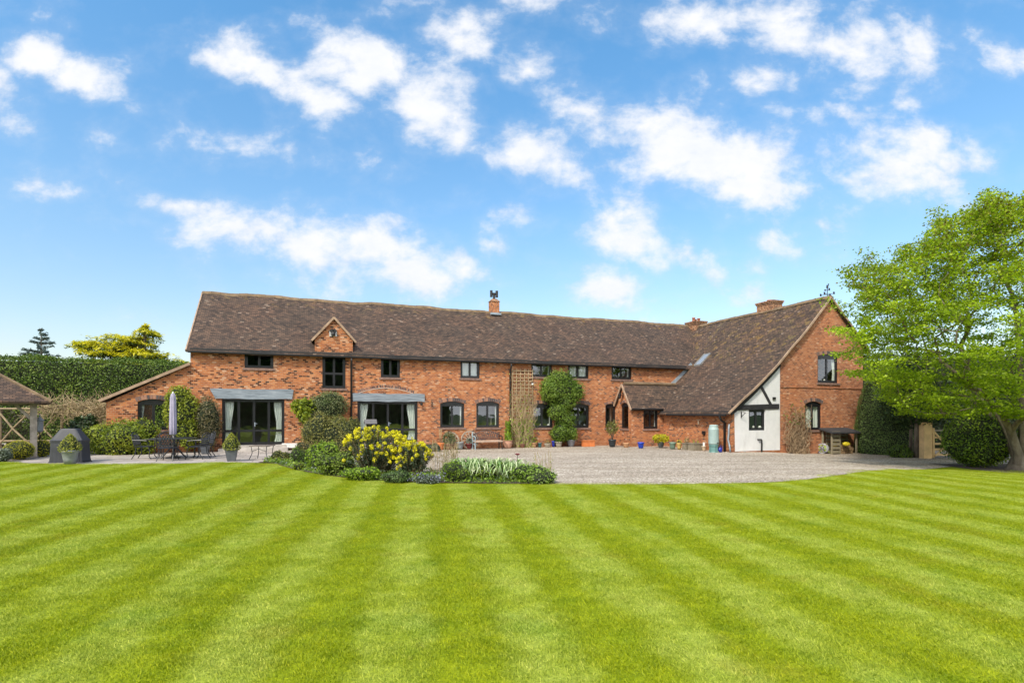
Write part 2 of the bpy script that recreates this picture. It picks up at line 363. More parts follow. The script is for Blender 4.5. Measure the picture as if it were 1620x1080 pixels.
def leaves(P, N, L, Wd, jit=.8, along=None, droop=0):
    n = len(P)
    if n == 0: return np.zeros((0, 3))
    nr = unit(N * 1.0 + RNG.normal(size=(n, 3)) * jit)
    t = RNG.normal(size=(n, 3)) if along is None else along + RNG.normal(size=(n, 3)) * .35
    t = unit(t - nr * np.sum(t * nr, 1, keepdims=True)); b = np.cross(nr, t)
    s = RNG.uniform(.65, 1.3, (n, 1)); L = L * s; Wd = Wd * s
    t2 = t.copy(); t2[:, 2] -= droop
    return np.stack([P - t * L / 2, P + b * Wd / 2 + nr * L * .08, P + t2 * L / 2, P - b * Wd / 2 + nr * L * .08], 1).reshape(-1, 3)
def sphere_pts(n):
    v = unit(RNG.normal(size=(n, 3))); return v
def vnoise(P, s, seed=0):
    r = np.random.default_rng(seed); o = np.zeros(len(P))
    for k in range(5):
        d = r.normal(size=3) * s * (1.5 ** k); o += np.sin(P @ d + r.uniform(0, 6.28)) / (1.35 ** k)
    return o / 3.0
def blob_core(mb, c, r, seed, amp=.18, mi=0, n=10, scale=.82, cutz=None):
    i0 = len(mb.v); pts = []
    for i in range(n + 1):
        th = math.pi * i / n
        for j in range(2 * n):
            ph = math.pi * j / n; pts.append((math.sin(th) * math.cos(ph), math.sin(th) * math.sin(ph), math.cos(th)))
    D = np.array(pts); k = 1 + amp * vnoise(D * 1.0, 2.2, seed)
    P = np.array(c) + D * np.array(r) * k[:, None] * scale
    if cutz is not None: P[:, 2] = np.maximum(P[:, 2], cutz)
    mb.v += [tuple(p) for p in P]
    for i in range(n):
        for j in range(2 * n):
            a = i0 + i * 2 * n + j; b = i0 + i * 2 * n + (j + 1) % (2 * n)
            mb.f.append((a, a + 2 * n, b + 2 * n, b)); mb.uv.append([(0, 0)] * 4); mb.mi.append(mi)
def shrub_pts(blobs, dens, amp=.18, thick=.22, seed=1, minz=0.0):
    PP, NN = [], []
    for k, (c, r) in enumerate(blobs):
        c = np.array(c); r = np.array(r); area = 4 * math.pi * ((r[0] * r[1]) ** 1.6 / 3 + (r[0] * r[2]) ** 1.6 / 3 + (r[1] * r[2]) ** 1.6 / 3) ** (1 / 1.6)
        D = sphere_pts(max(20, int(area * dens))); kk = 1 + amp * vnoise(D, 2.2, seed + k) + amp * .45 * vnoise(D, 7.0, seed + k + 50)
        sh = 1 - thick * RNG.random(len(D)) ** 1.5 + .045 * RNG.normal(size=len(D)) + (RNG.random(len(D)) < .10) * RNG.random(len(D)) * amp * .9
        P = c + D * r * (kk * sh)[:, None]; N = unit(D / r)
        ok = P[:, 2] > minz
        for j, (c2, r2) in enumerate(blobs):
            if j != k: ok &= np.sum(((P - np.array(c2)) / np.array(r2)) ** 2, 1) > .62
        PP.append(P[ok]); NN.append(N[ok])
    return np.concatenate(PP), np.concatenate(NN)
def shrub(name, loc, blobs, leafm, dens, L, Wd, label=None, cat=None, group=None, parent=None, amp=.18, jit=.7, core=True, coremat=None, seed=1, extra_quads=None, extra_mats=None, up=0, thick=.22, minz=0.0, cs=.82, stems=True):
    P, N = shrub_pts(blobs, dens, amp, thick, seed, minz)
    if up: N = unit(N + np.array([0, 0, up]))
    mb = MB()
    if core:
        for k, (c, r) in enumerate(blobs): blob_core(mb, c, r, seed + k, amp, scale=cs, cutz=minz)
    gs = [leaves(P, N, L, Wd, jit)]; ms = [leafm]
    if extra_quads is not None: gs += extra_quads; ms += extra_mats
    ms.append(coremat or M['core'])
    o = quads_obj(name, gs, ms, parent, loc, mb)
    return tag(o, label, cat, group)

# ------------------------------------------------------------------ places
UX, UY = .9355, .3533; CXW, CYW = 10.12, 25.0; HA = math.atan2(UY, UX)
def world(a, b, z=0): return Vector((CXW + UX * a - UY * b, CYW + UY * a + UX * b, z))
def at_b(px, py, b):
    d = Vector(((px - CX) / F, 1)); t = (b + (-UY * CXW + UX * CYW)) / (-UY * d.x + UX * d.y)
    P = d * t; return UX * (P.x - CXW) + UY * (P.y - CYW), HC + t * (HY - py) / F
def at_a(px, py, a):
    d = Vector(((px - CX) / F, 1)); t = (a + (UX * CXW + UY * CYW)) / (UX * d.x + UY * d.y)
    P = d * t; return -UY * (P.x - CXW) + UX * (P.y - CYW), HC + t * (HY - py) / F
def sm(x): x = min(1, max(0, x)); return x * x * (3 - 2 * x)
def gz(x, y):
    return .16 * sm((-4 - x) / 7) * sm((y - 10) / 7) - .2 * sm((x - 10.5) / 5) * sm((y - 13) / 6)
def G(px, py):
    z = 0
    for _ in range(12):
        Y = F * (HC - z) / (py - HY); X = (px - CX) / F * Y; z = gz(X, Y)
    return Vector((X, Y, z))
def atY(px, py, Y): return Vector(((px - CX) / F * Y, Y, HC + (HY - py) / F * Y))
def ppm(Y): return F / Y

# ------------------------------------------------------------------ ground
def curve(pts, x):
    for (x0, y0), (x1, y1) in zip(pts, pts[1:]):
        if x <= x1: return y0 + (y1 - y0) * max(0, (x - x0)) / (x1 - x0)
    return pts[-1][1]
def smooth_curve(pxs):
    ps = [G(*p) for p in pxs]; pts = [(p.x, p.y) for p in ps]
    for _ in range(2):
        q = [pts[0]]
        for a, b in zip(pts, pts[1:]): q += [(a[0] * .75 + b[0] * .25, a[1] * .75 + b[1] * .25), (a[0] * .25 + b[0] * .75, a[1] * .25 + b[1] * .75)]
        pts = q + [pts[-1]]
    return pts
front = smooth_curve([(-140, 727), (0, 730), (100, 735), (250, 734), (430, 731), (455, 740), (500, 750), (560, 757), (650, 763), (760, 765.5), (877, 765.5), (1000, 766), (1100, 765.5), (1200, 763.5), (1260, 760), (1300, 755), (1350, 748), (1400, 743), (1500, 738), (1560, 735), (1760, 733)])
front.sort()
def stripe_nodes(T):
    sp = T.new('ShaderNodeSeparateXYZ'); T.l.new(T.pos, sp.inputs[0])
    wob = T.math('MULTIPLY', T.math('SUBTRACT', T.noise(.5, T.pos, 3), .5), .55)
    wob2 = T.math('MULTIPLY', T.math('SUBTRACT', T.noise(3, T.pos, 4, .7), .5), .55)
    t = T.math('ADD', T.math('ADD', sp.outputs[0], T.math('MULTIPLY', sp.outputs[1], .157)), T.math('ADD', T.math('ADD', wob, wob2), .563))
    s = T.math('PINGPONG', T.math('DIVIDE', t, .583 ), 1.0)
    fr = T.math('SINE', T.math('MULTIPLY', T.math('DIVIDE', t, .583), math.pi))
    return T.rng(fr, -.75, .75)
def grass_cols(T):
    st = stripe_nodes(T)
    n = T.noise(.8, T.pos, 5, .65); n2 = T.noise(3.5, T.pos, 4, .6)
    dark = T.ramp(n2, [(.3, (.24, .31, .004)), (.7, (.33, .385, .007))])
    lite = T.ramp(n2, [(.3, (.345, .42, .04)), (.7, (.43, .495, .085))])
    st = T.math('MULTIPLY', st, T.rng(n, .32, .6, .15, 1))
    c = T.mix(st, dark, lite)  # mowing stripes: sheen of leaning blades put into the base colour
    c = T.mix(T.rng(n, .52, .74, 0, .55), c, (.30, .29, .02))
    n5 = T.noise(2.0, T.mapping(T.pos, (1, 1, 1), (11, 3, 0)), 5, .7)
    c = T.mix(T.rng(n5, .64, .76, 0, .6), c, (.30, .27, .07))
    n6 = T.noise(1.1, T.mapping(T.pos, (1, 1, 1), (31, 3, 0)), 4, .6)
    return T.mix(T.rng(n6, .5, .72, 0, .45), c, T.mix(1, c, (.62, .80, .7), 'MULTIPLY'))
def lawn_fn(T):
    c = grass_cols(T); n3 = T.noise(45, T.pos, 3, .7); n4 = T.noise(14, T.mapping(T.pos, (1, .6, 1)), 4, .7)
    c = T.mix(1, c, T.ramp(n3, [(.3, (.50, .52, .45)), (.6, (1.0, 1.0, 1.0)), (.8, (1.3, 1.25, 1.35))]), 'MULTIPLY')
    c = T.mix(1, c, T.ramp(n4, [(.3, (.72, .76, .7)), (.6, (1.05, 1.04, 1.0))]), 'MULTIPLY')
    T.l.new(c, T.p.inputs['Base Color']); T.bumpit(T.math('ADD', n3, n4), .7, .03)
M['lawn'] = mat('lawn', rough=.8, fn=lawn_fn, spec=.15)
def blade_fn(T):
    c = grass_cols(T)
    c = T.mix(1, c, T.ramp(T.isl, [(0, (.62, .72, .5)), (.5, (1.0, 1.02, .95)), (.85, (1.35, 1.3, 1.3)), (.95, (1.7, 1.5, 2.2))]), 'MULTIPLY')
    T.l.new(c, T.p.inputs['Base Color']); tr = T.new('ShaderNodeBsdfTranslucent'); T.l.new(c, tr.inputs[0]); mx = T.new('ShaderNodeMixShader'); mx.inputs[0].default_value = .4
    T.l.new(T.p.outputs[0], mx.inputs[1]); T.l.new(tr.outputs[0], mx.inputs[2]); T.l.new(mx.outputs[0], T.n['Material Output'].inputs[0])
M['blade'] = mat('grass_blade', rough=.55, fn=blade_fn, spec=.3)
M['soil'] = mat('soil', (.085, .06, .045), 1, var=.5, vs=5, bump=.8, bs=20)
def gravel_fn(T):
    v = T.new('ShaderNodeTexVoronoi'); v.inputs['Scale'].default_value = 36; T.l.new(T.pos, v.inputs['Vector'])
    sp = T.new('ShaderNodeSeparateColor'); T.l.new(v.outputs['Color'], sp.inputs[0])
    c = T.ramp(sp.outputs[0], [(0, (.09, .075, .06)), (.25, (.27, .23, .185)), (.6, (.44, .39, .33)), (.85, (.58, .53, .465)), (1, (.74, .70, .64))])
    n = T.noise(.35, T.mapping(T.pos, (.6, 1.6, 1)), 5, .65); n2 = T.noise(2.5, T.mapping(T.pos, (.5, 1.5, 1)), 5, .7)
    c = T.mix(1, c, T.ramp(n, [(.35, (.84, .81, .78)), (.65, (1.08, 1.06, 1.03))]), 'MULTIPLY')
    c = T.mix(1, c, T.ramp(n2, [(.3, (.78, .76, .73)), (.6, (1.05, 1.05, 1.05))]), 'MULTIPLY')
    n3 = T.noise(.9, T.mapping(T.pos, (.12, 1.6, 1), (0, 0, 0), (0, 0, .1)), 3, .5)
    c = T.mix(1, c, T.ramp(n3, [(.38, (.88, .86, .83)), (.52, (1.0, 1, 1))]), 'MULTIPLY')
    T.l.new(c, T.p.inputs['Base Color']); T.bumpit(T.math('SUBTRACT', 1, v.outputs['Distance']), .8, .02)
M['gravel'] = mat('gravel', rough=.9, fn=gravel_fn, spec=.2)
def paving_fn(T):
    b = T.new('ShaderNodeTexBrick', offset=.37); T.l.new(T.mapping(T.pos, (1, 1, 1), (0, 0, 0), (0, 0, -HA)), b.inputs['Vector'])
    for k, v in (('Color1', (.30, .27, .25, 1)), ('Color2', (.44, .40, .37, 1)), ('Mortar', (.17, .15, .12, 1)), ('Scale', 1), ('Mortar Size', .012), ('Brick Width', .75), ('Row Height', .55)): b.inputs[k].default_value = v
    n = T.noise(2, T.pos, 6, .7)
    T.l.new(T.mix(1, b.outputs['Color'], T.ramp(n, [(.3, (.72, .7, .68)), (.7, (1.1, 1.08, 1.06))]), 'MULTIPLY'), T.p.inputs['Base Color']); T.bumpit(T.math('SUBTRACT', n, b.outputs['Fac']), .4)
M['paving'] = mat('paving', rough=.85, fn=paving_fn)

def sheet(name, x0, x1, yf, yb, nx, ny, dz, m):
    mb = MB(); xs = [x0 + (x1 - x0) * i / nx for i in range(nx + 1)]
    g = [[(x, yf(x) + (yb(x) - yf(x)) * j / ny) for j in range(ny + 1)] for x in xs]
    for row in g:
        for (x, y) in row: mb.v.append((x, y, gz(x, y) + dz))
    for i in range(nx):
        for j in range(ny):
            a = i * (ny + 1) + j; mb.f.append((a, a + ny + 1, a + ny + 2, a + 1)); mb.uv.append([(0, 0)] * 4); mb.mi.append(0)
    return tag(mb.build(name, m, smooth=True), kind='structure')
sheet('ground', -400, 400, lambda x: -200, lambda x: 900, 60, 60, -.35, mat('meadow', (.05, .09, .02), 1))
sheet('lawn', -45, 45, lambda x: -30, lambda x: 60, 110, 110, 0, M['lawn'])
yfr = lambda x: curve(front, x)
pX0, pX1 = G(0, 715).x - 6, G(560, 735).x
sheet('patio', pX0, pX1, lambda x: yfr(x) - .02 + (2.0 if x > G(445, 728).x else 0), lambda x: 32, 60, 24, .008, M['paving'])
sheet('gravel_drive', pX1 + .0, 34, lambda x: yfr(x) - .03 + (1.2 if x < G(850, 765).x else 0), lambda x: 36, 110, 30, .012, M['gravel'])
bx0, bx1 = G(428, 728).x, G(878, 764).x
def bed_b(x):
    t = (x - bx0) / (bx1 - bx0); return yfr(x) + .12 + 2.5 * math.sin(math.pi * min(1, max(0, t)) ** .8) ** .6
sheet('flower_bed', bx0, bx1, lambda x: yfr(x) - .03, bed_b, 70, 8, .028, M['soil'])
sheet('leaf_litter', G(1560, 745).x, G(1700, 745).x, lambda x: 18.2 , lambda x: 21.5, 10, 6, .016, M['soil'])

# grass blades: one tuft mat repeated over the near lawn (uncountable)
def grass():
    n = 2600; rad = .5
    r = rad * np.sqrt(RNG.random(n)); th = RNG.random(n) * 6.283
    P = np.stack([r * np.cos(th), r * np.sin(th), np.zeros(n)], 1)
    d = RNG.normal(size=(n, 3)); d[:, 2] = 0; d = unit(d); h = RNG.uniform(.012, .03, n)[:, None]; wd = RNG.uniform(.0016, .003, n)[:, None]
    sd = np.cross(d, np.array([0, 0, 1.0])); up = np.array([0, 0, 1.0])
    lean = RNG.uniform(.1, 1.3, n)[:, None]
    v = np.stack([P - sd * wd, P + sd * wd, P + sd * wd * .6 + up * h * .6 + d * h * lean * .4, P - sd * wd * .2 + up * h + d * h * lean], 1).reshape(-1, 3)
    me = bpy.data.meshes.new('grass_tuft'); me.from_pydata(v.tolist(), [], np.arange(n * 4).reshape(-1, 4).tolist()); me.materials.append(M['blade'])
    src = bpy.data.objects.new('grass_tuft', me)
    pts = []; y = 2.6
    while y < 19:
        x = -1.12 * y - 1
        while x < 1.12 * y + 1:
            X, Y = x + random.uniform(-.1, .1), y + random.uniform(-.1, .1)
            if Y < curve(front, X) - .12: pts.append((X, Y, gz(X, Y)))
            x += .62
        y += .62
    pm = bpy.data.meshes.new('grass_blades'); pm.from_pydata(pts, [], []); o = link(bpy.data.objects.new('grass_blades', pm))
    tag(o, 'short mown striped grass of the wide lawn', 'grass', kind='stuff')
    ng = bpy.data.node_groups.new('grass', 'GeometryNodeTree'); ng.interface.new_socket('Geometry', in_out='INPUT', socket_type='NodeSocketGeometry'); ng.interface.new_socket('Geometry', in_out='OUTPUT', socket_type='NodeSocketGeometry')
    N = ng.nodes; i = N.new('NodeGroupInput'); oo = N.new('NodeGroupOutput'); inst = N.new('GeometryNodeInstanceOnPoints'); oi = N.new('GeometryNodeObjectInfo')
    oi.inputs['Object'].default_value = src; rv = N.new('FunctionNodeRandomValue'); rv.data_type = 'FLOAT_VECTOR'; rv.inputs[0].default_value = (0, 0, 0); rv.inputs[1].default_value = (0, 0, 6.28)
    L = ng.links; L.new(i.outputs[0], inst.inputs['Points']); L.new(oi.outputs['Geometry'], inst.inputs['Instance']); L.new(rv.outputs[0], inst.inputs['Rotation']); L.new(inst.outputs[0], oo.inputs[0])
    md = o.modifiers.new('grass', 'NODES'); md.node_group = ng
grass()

# ================================================================== THE HOUSE
house = empty('brick_house', world(0, 0), HA, 'long red brick barn conversion with tiled roofs, black windows and white timbered corner', 'house')
B = 6.66; AL = -22.93; AR = 6.05; RB = 10.36; ZE = 4.65; ZR = 7.72
def catz(a): s = a + .37; return 1.85 + .68 * s + .0335 * s * s
def mainz(b, a=0): return ZE + (b - B) * (ZR - ZE) / (RB - B)
def valley(b):
    z = mainz(b); a = 3
    for _ in range(20): a += (z - catz(a)) / (.68 + .067 * (a + .37))
    return a
def rz2(a): return 7.59 - (a - AR) * .935

class Wall:
    """a wall plane: s along, z up, d = depth into the house"""
    def __init__(s, axis, off): s.axis = axis; s.off = off
    def p(s, t, z, d=0): return (t, s.off + d, z) if s.axis == 'b' else (s.off + d, t, z)
    def px(s, x, y): return at_b(x, y, s.off) if s.axis == 'b' else at_a(x, y, s.off)
WM = Wall('b', B); WG = Wall('b', 0.0); WS = Wall('a', 0.0)
def build_wall(name, W_, outer, holes, m, depth=.13):
    loops = [[Vector((s, z, 0)) for s, z in outer]] + [[Vector((s, z, 0)) for s, z in h] for h in holes]
    flat = [v for l in loops for v in l]; mb = MB()
    for t in tessellate_polygon(loops):
        q = [flat[i] for i in t]
        if abs((q[1] - q[0]).cross(q[2] - q[0]).z) < 1e-7: continue
        mb.face([W_.p(v.x, v.y) for v in q], [(v.x, v.y) for v in q])
    for h in holes:
        for (s0, z0), (s1, z1) in zip(h, h[1:] + h[:1]):
            mb.face([W_.p(s0, z0), W_.p(s1, z1), W_.p(s1, z1, depth), W_.p(s0, z0, depth)], [(s0, z0), (s1, z1), (s1 + depth, z1), (s0 + depth, z0)])
    return mb.build(name, m, house)
def opening(s0, s1, z0, z1, rise=0):
    if not rise: return [(s0, z0), (s1, z0), (s1, z1), (s0, z1)]
    n = 8; c = (s0 + s1) / 2; hw = (s1 - s0) / 2; pts = [(s0, z0), (s1, z0)]
    for i in range(n + 1):
        t = 1 - 2 * i / n; pts.append((c + hw * t, z1 - rise * t * t))
    return pts
def window(W_, box, cols=2, rise=0, rows=(), curt='', sill=True, kind='window', fw=.075, leaf=.05, voff=.0, items=0, weights=None, doorpairs=None, arch=True, label=None, zmax=0):
    x0, y0, x1, y1 = box
    s0, zt = W_.px(x0, y0); s1, zb = W_.px(x1, y1); zt = (zt + W_.px(x1, y0)[1]) / 2; zb = (zb + W_.px(x0, y1)[1]) / 2
    if s1 < s0: s0, s1 = s1, s0
    if W_ is WM: zt = min(zt, ZE - .16)
    if zmax: zt = min(zt, zmax)
    hole = opening(s0, s1, zb, zt, rise)
    D0, D1 = .07, .13
    fr = MB()
    def bx(a0, a1, b0, b1, d0=D0, d1=D1):
        P = [W_.p(a0, b0, d0), W_.p(a1, b0, d0), W_.p(a1, b1, d0), W_.p(a0, b1, d0), W_.p(a0, b0, d1), W_.p(a1, b0, d1), W_.p(a1, b1, d1), W_.p(a0, b1, d1)]
        for q in ((0, 1, 2, 3), (0, 4, 5, 1), (1, 5, 6, 2), (2, 6, 7, 3), (3, 7, 4, 0), (7, 6, 5, 4)): fr.face([P[k] for k in q])
    e = .002; gt = zt - rise
    bx(s0 + e, s0 + fw, zb + e, gt - e); bx(s1 - fw, s1 - e, zb + e, gt - e)
    bx(s0 + fw, s1 - fw, zb + e, zb + fw); bx(s0 + fw, s1 - fw, gt - fw, gt - e)
    if rise:   # solid shaped head
        h = opening(s0 + e, s1 - e, gt - e * 2, zt - e, rise - e)
        fr.face([W_.p(s, z, D0 - .01) for s, z in h])
    ws = weights or [1] * cols; tw = sum(ws); xs = [s0 + fw]
    for wv in ws: xs.append(xs[-1] + (s1 - s0 - 2 * fw) * wv / tw)
    zr = [zb + fw] + [zb + (gt - zb) * r for r in rows] + [gt - fw]
    for i in range(cols):
        a0, a1 = xs[i], xs[i + 1]
        bx(a0 + e, a0 + leaf, zb + fw + e, gt - fw - e, D0 + .012); bx(a1 - leaf, a1 - e, zb + fw + e, gt - fw - e, D0 + .012)
        bx(a0 + leaf, a1 - leaf, zb + fw + e, zb + fw + leaf, D0 + .012); bx(a0 + leaf, a1 - leaf, gt - fw - leaf, gt - fw - e, D0 + .012)
        for z in zr[1:-1]: bx(a0 + leaf, a1 - leaf, z - .05, z + .05, D0 + .012)
    f = fr.build(kind, M['black'], house)
    if label: f['label'] = label
    pn = MB()
    for i in range(cols):
        pn.face([W_.p(xs[i] + .02, zb + .05, .11), W_.p(xs[i + 1] - .02, zb + .05, .11), W_.p(xs[i + 1] - .02, gt - .05, .11), W_.p(xs[i] + .02, gt - .05, .11)])
    pn.build('pane', M['glass'], f)
    wdt = s1 - s0
    def curtain(c0, c1, pinch=0.0):
        mb = MB(); n = 30; m_ = 6; zt2 = gt - .04; ph = random.random() * 6
        for j in range(m_ + 1):
            v = j / m_; z = zb + .04 + (zt2 - zb - .04) * v; sq = 1 - pinch * math.sin(math.pi * min(1, v * 1.3)) * .4
            for i in range(n + 1):
                u_ = i / n; mb.v.append(W_.p(c0 + (c1 - c0) * u_ * sq, z, .20 + .035 * math.sin(u_ * 34 + ph + v * .6) + .012 * math.sin(u_ * 13)))
        for j in range(m_):
            for i in range(n):
                a = j * (n + 1) + i; mb.f.append((a, a + 1, a + n + 2, a + n + 1)); mb.uv.append([(0, 0)] * 4); mb.mi.append(0)
        mb.build('curtain', M['curtain'], f, smooth=True)
    cw = wdt * .16
    if 'L' in curt: curtain(s0 + .02, s0 + cw * 1.1, .6)
    if 'R' in curt: curtain(s1 - .02, s1 - cw * 1.1, .6)
    if 'F' in curt: curtain(s0 + .03, s0 + wdt * .46); curtain(s1 - .03, s0 + wdt * .55)
    if 'N' in curt: curtain(s0 + .02, s1 - .02)
    if 'r' in curt: curtain(s1 - .02, s1 - wdt * .14, .2)
    if sill:
        mb = MB(); 
        P = [W_.p(s0 - .07, 0, -.05), W_.p(s1 + .07, 0, .065)]
        c = [(P[0][k] + P[1][k]) / 2 for k in range(2)] + [zb - .05]; d = [abs(P[1][k] - P[0][k]) for k in range(2)] + [.09]
        mb.box(c, d); bevel(mb.build('sill', M['sill'], f), .008)
    if items:
        for k in range(items):
            mb = MB()
            s = s0 + wdt * (.15 + .7 * k / max(1, items - 1) if items > 1 else .5); 
            q = W_.p(s, zb + .08, .2); r = .06 + .03 * random.random()
            mb.lathe([(0, 0), (r * .7, 0), (r, r * .7), (r * .8, r * 1.5), (r * .5, r * 1.7), (0, r * 1.6)], q, 10)
            mb.build('ornament', M['iwhite'], f, smooth=True)
    if rise and arch:
        mb = MB(); c = (s0 + s1) / 2; hw = (s1 - s0) / 2 + .04; n = max(7, int((s1 - s0) / .085)); hgt = .17 if wdt > .8 else .13
        R_ = (hw * hw + rise * rise) / (2 * rise); th = math.asin(min(1, hw / R_)); zc = zt - R_
        for i in range(n):
            a = -th + 2 * th * (i + .08) / n; b_ = -th + 2 * th * (i + .92) / n
            q = [(c + R_ * math.sin(a), zc + R_ * math.cos(a)), (c + R_ * math.sin(b_), zc + R_ * math.cos(b_)), (c + (R_ + hgt) * math.sin(b_), zc + (R_ + hgt) * math.cos(b_)), (c + (R_ + hgt) * math.sin(a), zc + (R_ + hgt) * math.cos(a))]
            fr_ = [W_.p(s, z + .006, -.008) for s, z in q]; bk = [W_.p(s, z + .006, .05) for s, z in q]
            i0 = len(mb.v); mb.v += fr_ + bk
            for t in ((0, 1, 2, 3), (0, 4, 5, 1), (1, 5, 6, 2), (2, 6, 7, 3), (3, 7, 4, 0)): mb.f.append(tuple(i0 + k for k in t)); mb.uv.append([(0, 0)] * 4); mb.mi.append(0)
        mb.build('brick_arch', M['voussoir'], f)
    if kind == 'french_door':
        mb = MB()
        zc = zb + (gt - zb) * .45
        q = W_.p((xs[1] + xs[-2]) / 2 + .04, zc, D0 - .03); mb.box(q, (.03, .03, .18)); mb.box((q[0] + .04, q[1] - .01, q[2] + .03), (.12, .02, .02))
        mb.build('handle', M['lead'], f)
    return hole

hm, hg, hs = [], [], []
hm.append(window(WM, (386.7, 554, 432.6, 582.2), 2))
hm.append(window(WM, (510, 557, 546.7, 614.2), 2, rows=(.45,), curt=''))
hm.append(window(WM, (602.5, 561, 633, 597), 2, curt=''))
hm.append(window(WM, (728.5, 568, 759, 598), 2, curt='F'))
hm.append(window(WM, (840.5, 570.4, 873.6, 596), 2, curt='R'))
hm.append(window(WM, (899, 572.7, 931.4, 598.5), 2, curt='F'))
hm.append(window(WM, (967.6, 574, 999.3, 600), 2, curt='R'))
hm.append(window(WM, (351, 631, 450, 703.7), 4, rows=(.31,), curt='LR', sill=False, kind='french_door', weights=[1.05, 1.1, 1.1, 1.05]))
hm.append(window(WM, (565.4, 634.6, 660.8, 699.8), 4, rows=(.31,), curt='LR', sill=False, kind='french_door', weights=[1.05, 1.1, 1.1, 1.05]))
hm.append(window(WM, (696.3, 634.6, 734.7, 676), 2, rise=.12, curt='r'))
hm.append(window(WM, (753.6, 634.6, 790, 676), 2, rise=.12, curt='r'))
hm.append(window(WM, (841, 638, 875, 676.4), 2, rise=.12, items=3, curt='r'))
hm.append(window(WM, (899, 638, 932, 676.4), 2, rise=.12, items=2, curt=''))
hm.append(window(WM, (957.8, 638.5, 974.2, 676.4), 1, rise=.09, curt=''))
lw = at_b(217, 630, B); 
hl = [window(WM, (217.5, 631, 266, 680), 2, rise=.12, curt='L')]
hg.append(window(WG, (1293.5, 560.5, 1326.5, 605.5), 2, rise=.1, curt='R', items=1))
hg.append(window(WG, (1273.8, 634.7, 1300, 680), 2, rise=.14, curt='N'))
hw = [window(WG, (1184.7, 647.4, 1211, 680.6), 2, sill=False, items=3, curt='')]
aw = at_b(1234, 600, 0)[0]
# walls
main_top = [(valley(B) + .0, ZE - .02)]
outer = [(AL, -.35), (-.004, -.35), (-.004, 2.02)]
outer += [(a, catz(a) - .06) for a in (.5, 1, 1.5, 2, 2.5, 3.0)] + [(valley(B) - .02, ZE - .03), (AL, ZE - .03)]
build_wall('wall', WM, outer, hm, M['brick'])
build_wall('lean_to_wall', WM, [(-25.92, -.3), (AL - .003, -.3), (AL - .003, 3.86), (-25.92, 2.24)], hl, M['brick'])
gb = -.4
build_wall('gable_wall', WG, [(aw + .003, gb), (8.5, gb), (8.5, rz2(8.5) - .08), (AR, 7.50), (5, catz(5) - .08), (4, catz(4) - .08), (aw + .003, catz(aw) - .08)], hg, M['brick_gable'])
build_wall('rendered_wall', WG, [(.17, .05), (aw - .003, .05), (aw - .003, catz(aw) - .08), (2, catz(2) - .08), (1, catz(1) - .08), (.13, catz(.13) - .1)], hw, M['white'])
mb = MB()   # brick plinth + corner strip under the limewash
mb.face([WG.p(.0, gb), WG.p(aw, gb), WG.p(aw, .047), WG.p(.0, .047)], [(0, gb), (aw, gb), (aw, .05), (0, .05)])
mb.face([WG.p(0, .047, 0), WG.p(.167, .047, 0), WG.p(.127, catz(.13) - .1, 0), WG.p(0, catz(0) - .1, 0)], [(0, .05), (.17, .05), (.13, 2), (0, 2)])
mb.build('plinth', M['brick'], house)
# side wall of the catslide (faces -a), right side, backs, left gable end
porch_b = None
mb = MB()
def rect(mb, P, uv): mb.face(P, uv)
rect(mb, [WS.p(0, -.4), WS.p(B, -.4), WS.p(B, 2.0), WS.p(0, 2.0)], [(0, -.4), (B, -.4), (B, 2), (0, 2)])
mb.build('side_wall', M['brick'], house)
mb = MB()
rect(mb, [(8.5, 0.0, gb), (8.5, 14, gb), (8.5, 14, 5.28), (8.5, 0, 5.28)], [(0, gb), (14, gb), (14, 5.2), (0, 5.2)])
rect(mb, [(8.5, 14, gb), (AL, 14.05, gb), (AL, 14.05, ZE), (8.5, 14, ZE)], [(0, gb), (31, gb), (31, ZE), (0, ZE)])
mb.face([(AL, B, 3.86), (AL, RB, ZR - .08), (AL, 14.05, ZE - .06), (AL, 14.05, -.3), (AL, B, -.3)], [(B, 3.86), (RB, ZR), (14, ZE), (14, -.3), (B, -.3)])
mb.face([(AL, B + .01, 3.86), (AL, RB, ZR - .08), (AL, B + .01, ZE - .06)], [(B, 3.86), (RB, ZR), (B, ZE)])
rect(mb, [(-25.92, B + .003, -.3), (-25.92, 14, -.3), (-25.92, 14, 2.24), (-25.92, B + .003, 2.24)], [(0, -.3), (7, -.3), (7, 2.2), (0, 2.2)])
mb.build('rear_wall', M['brick'], house)
mb = MB()   # rooms seen through the glass
mb.face([(AL, B + 3.6, .2), (8.4, B + 3.6, .2), (8.4, B + 3.6, 4.5), (AL, B + 3.6, 4.5)])
mb.face([(AL, B + .2, .25), (8.4, B + .2, .25), (8.4, B + 3.6, .25), (AL, B + 3.6, .25)])
mb.face([(AL, B + .2, 2.72), (8.4, B + .2, 2.72), (8.4, B + 3.6, 2.72), (AL, B + 3.6, 2.72)])
for a in (-19.2, -12.6, -9.3, -5.6, -2.2): mb.face([(a, B + .3, .25), (a, B + 3.6, .25), (a, B + 3.6, 4.5), (a, B + .3, 4.5)])
mb.face([(.2, 3, 0), (8.4, 3, 0), (8.4, 3, 5), (4.0, 3, 5), (.2, 3, 1.7)]); mb.face([(.1, .2, .1), (8.4, .2, .1), (8.4, 3, .1), (.1, 3, .1)]); mb.face([(aw + 1, .3, 2.55), (8.4, .3, 2.55), (8.4, 3, 2.55), (aw + 1, 3, 2.55)])
mb.build('interior_wall', M['plaster'], house)
# back windows that show garden light through the ground floor: a bright opening is left out

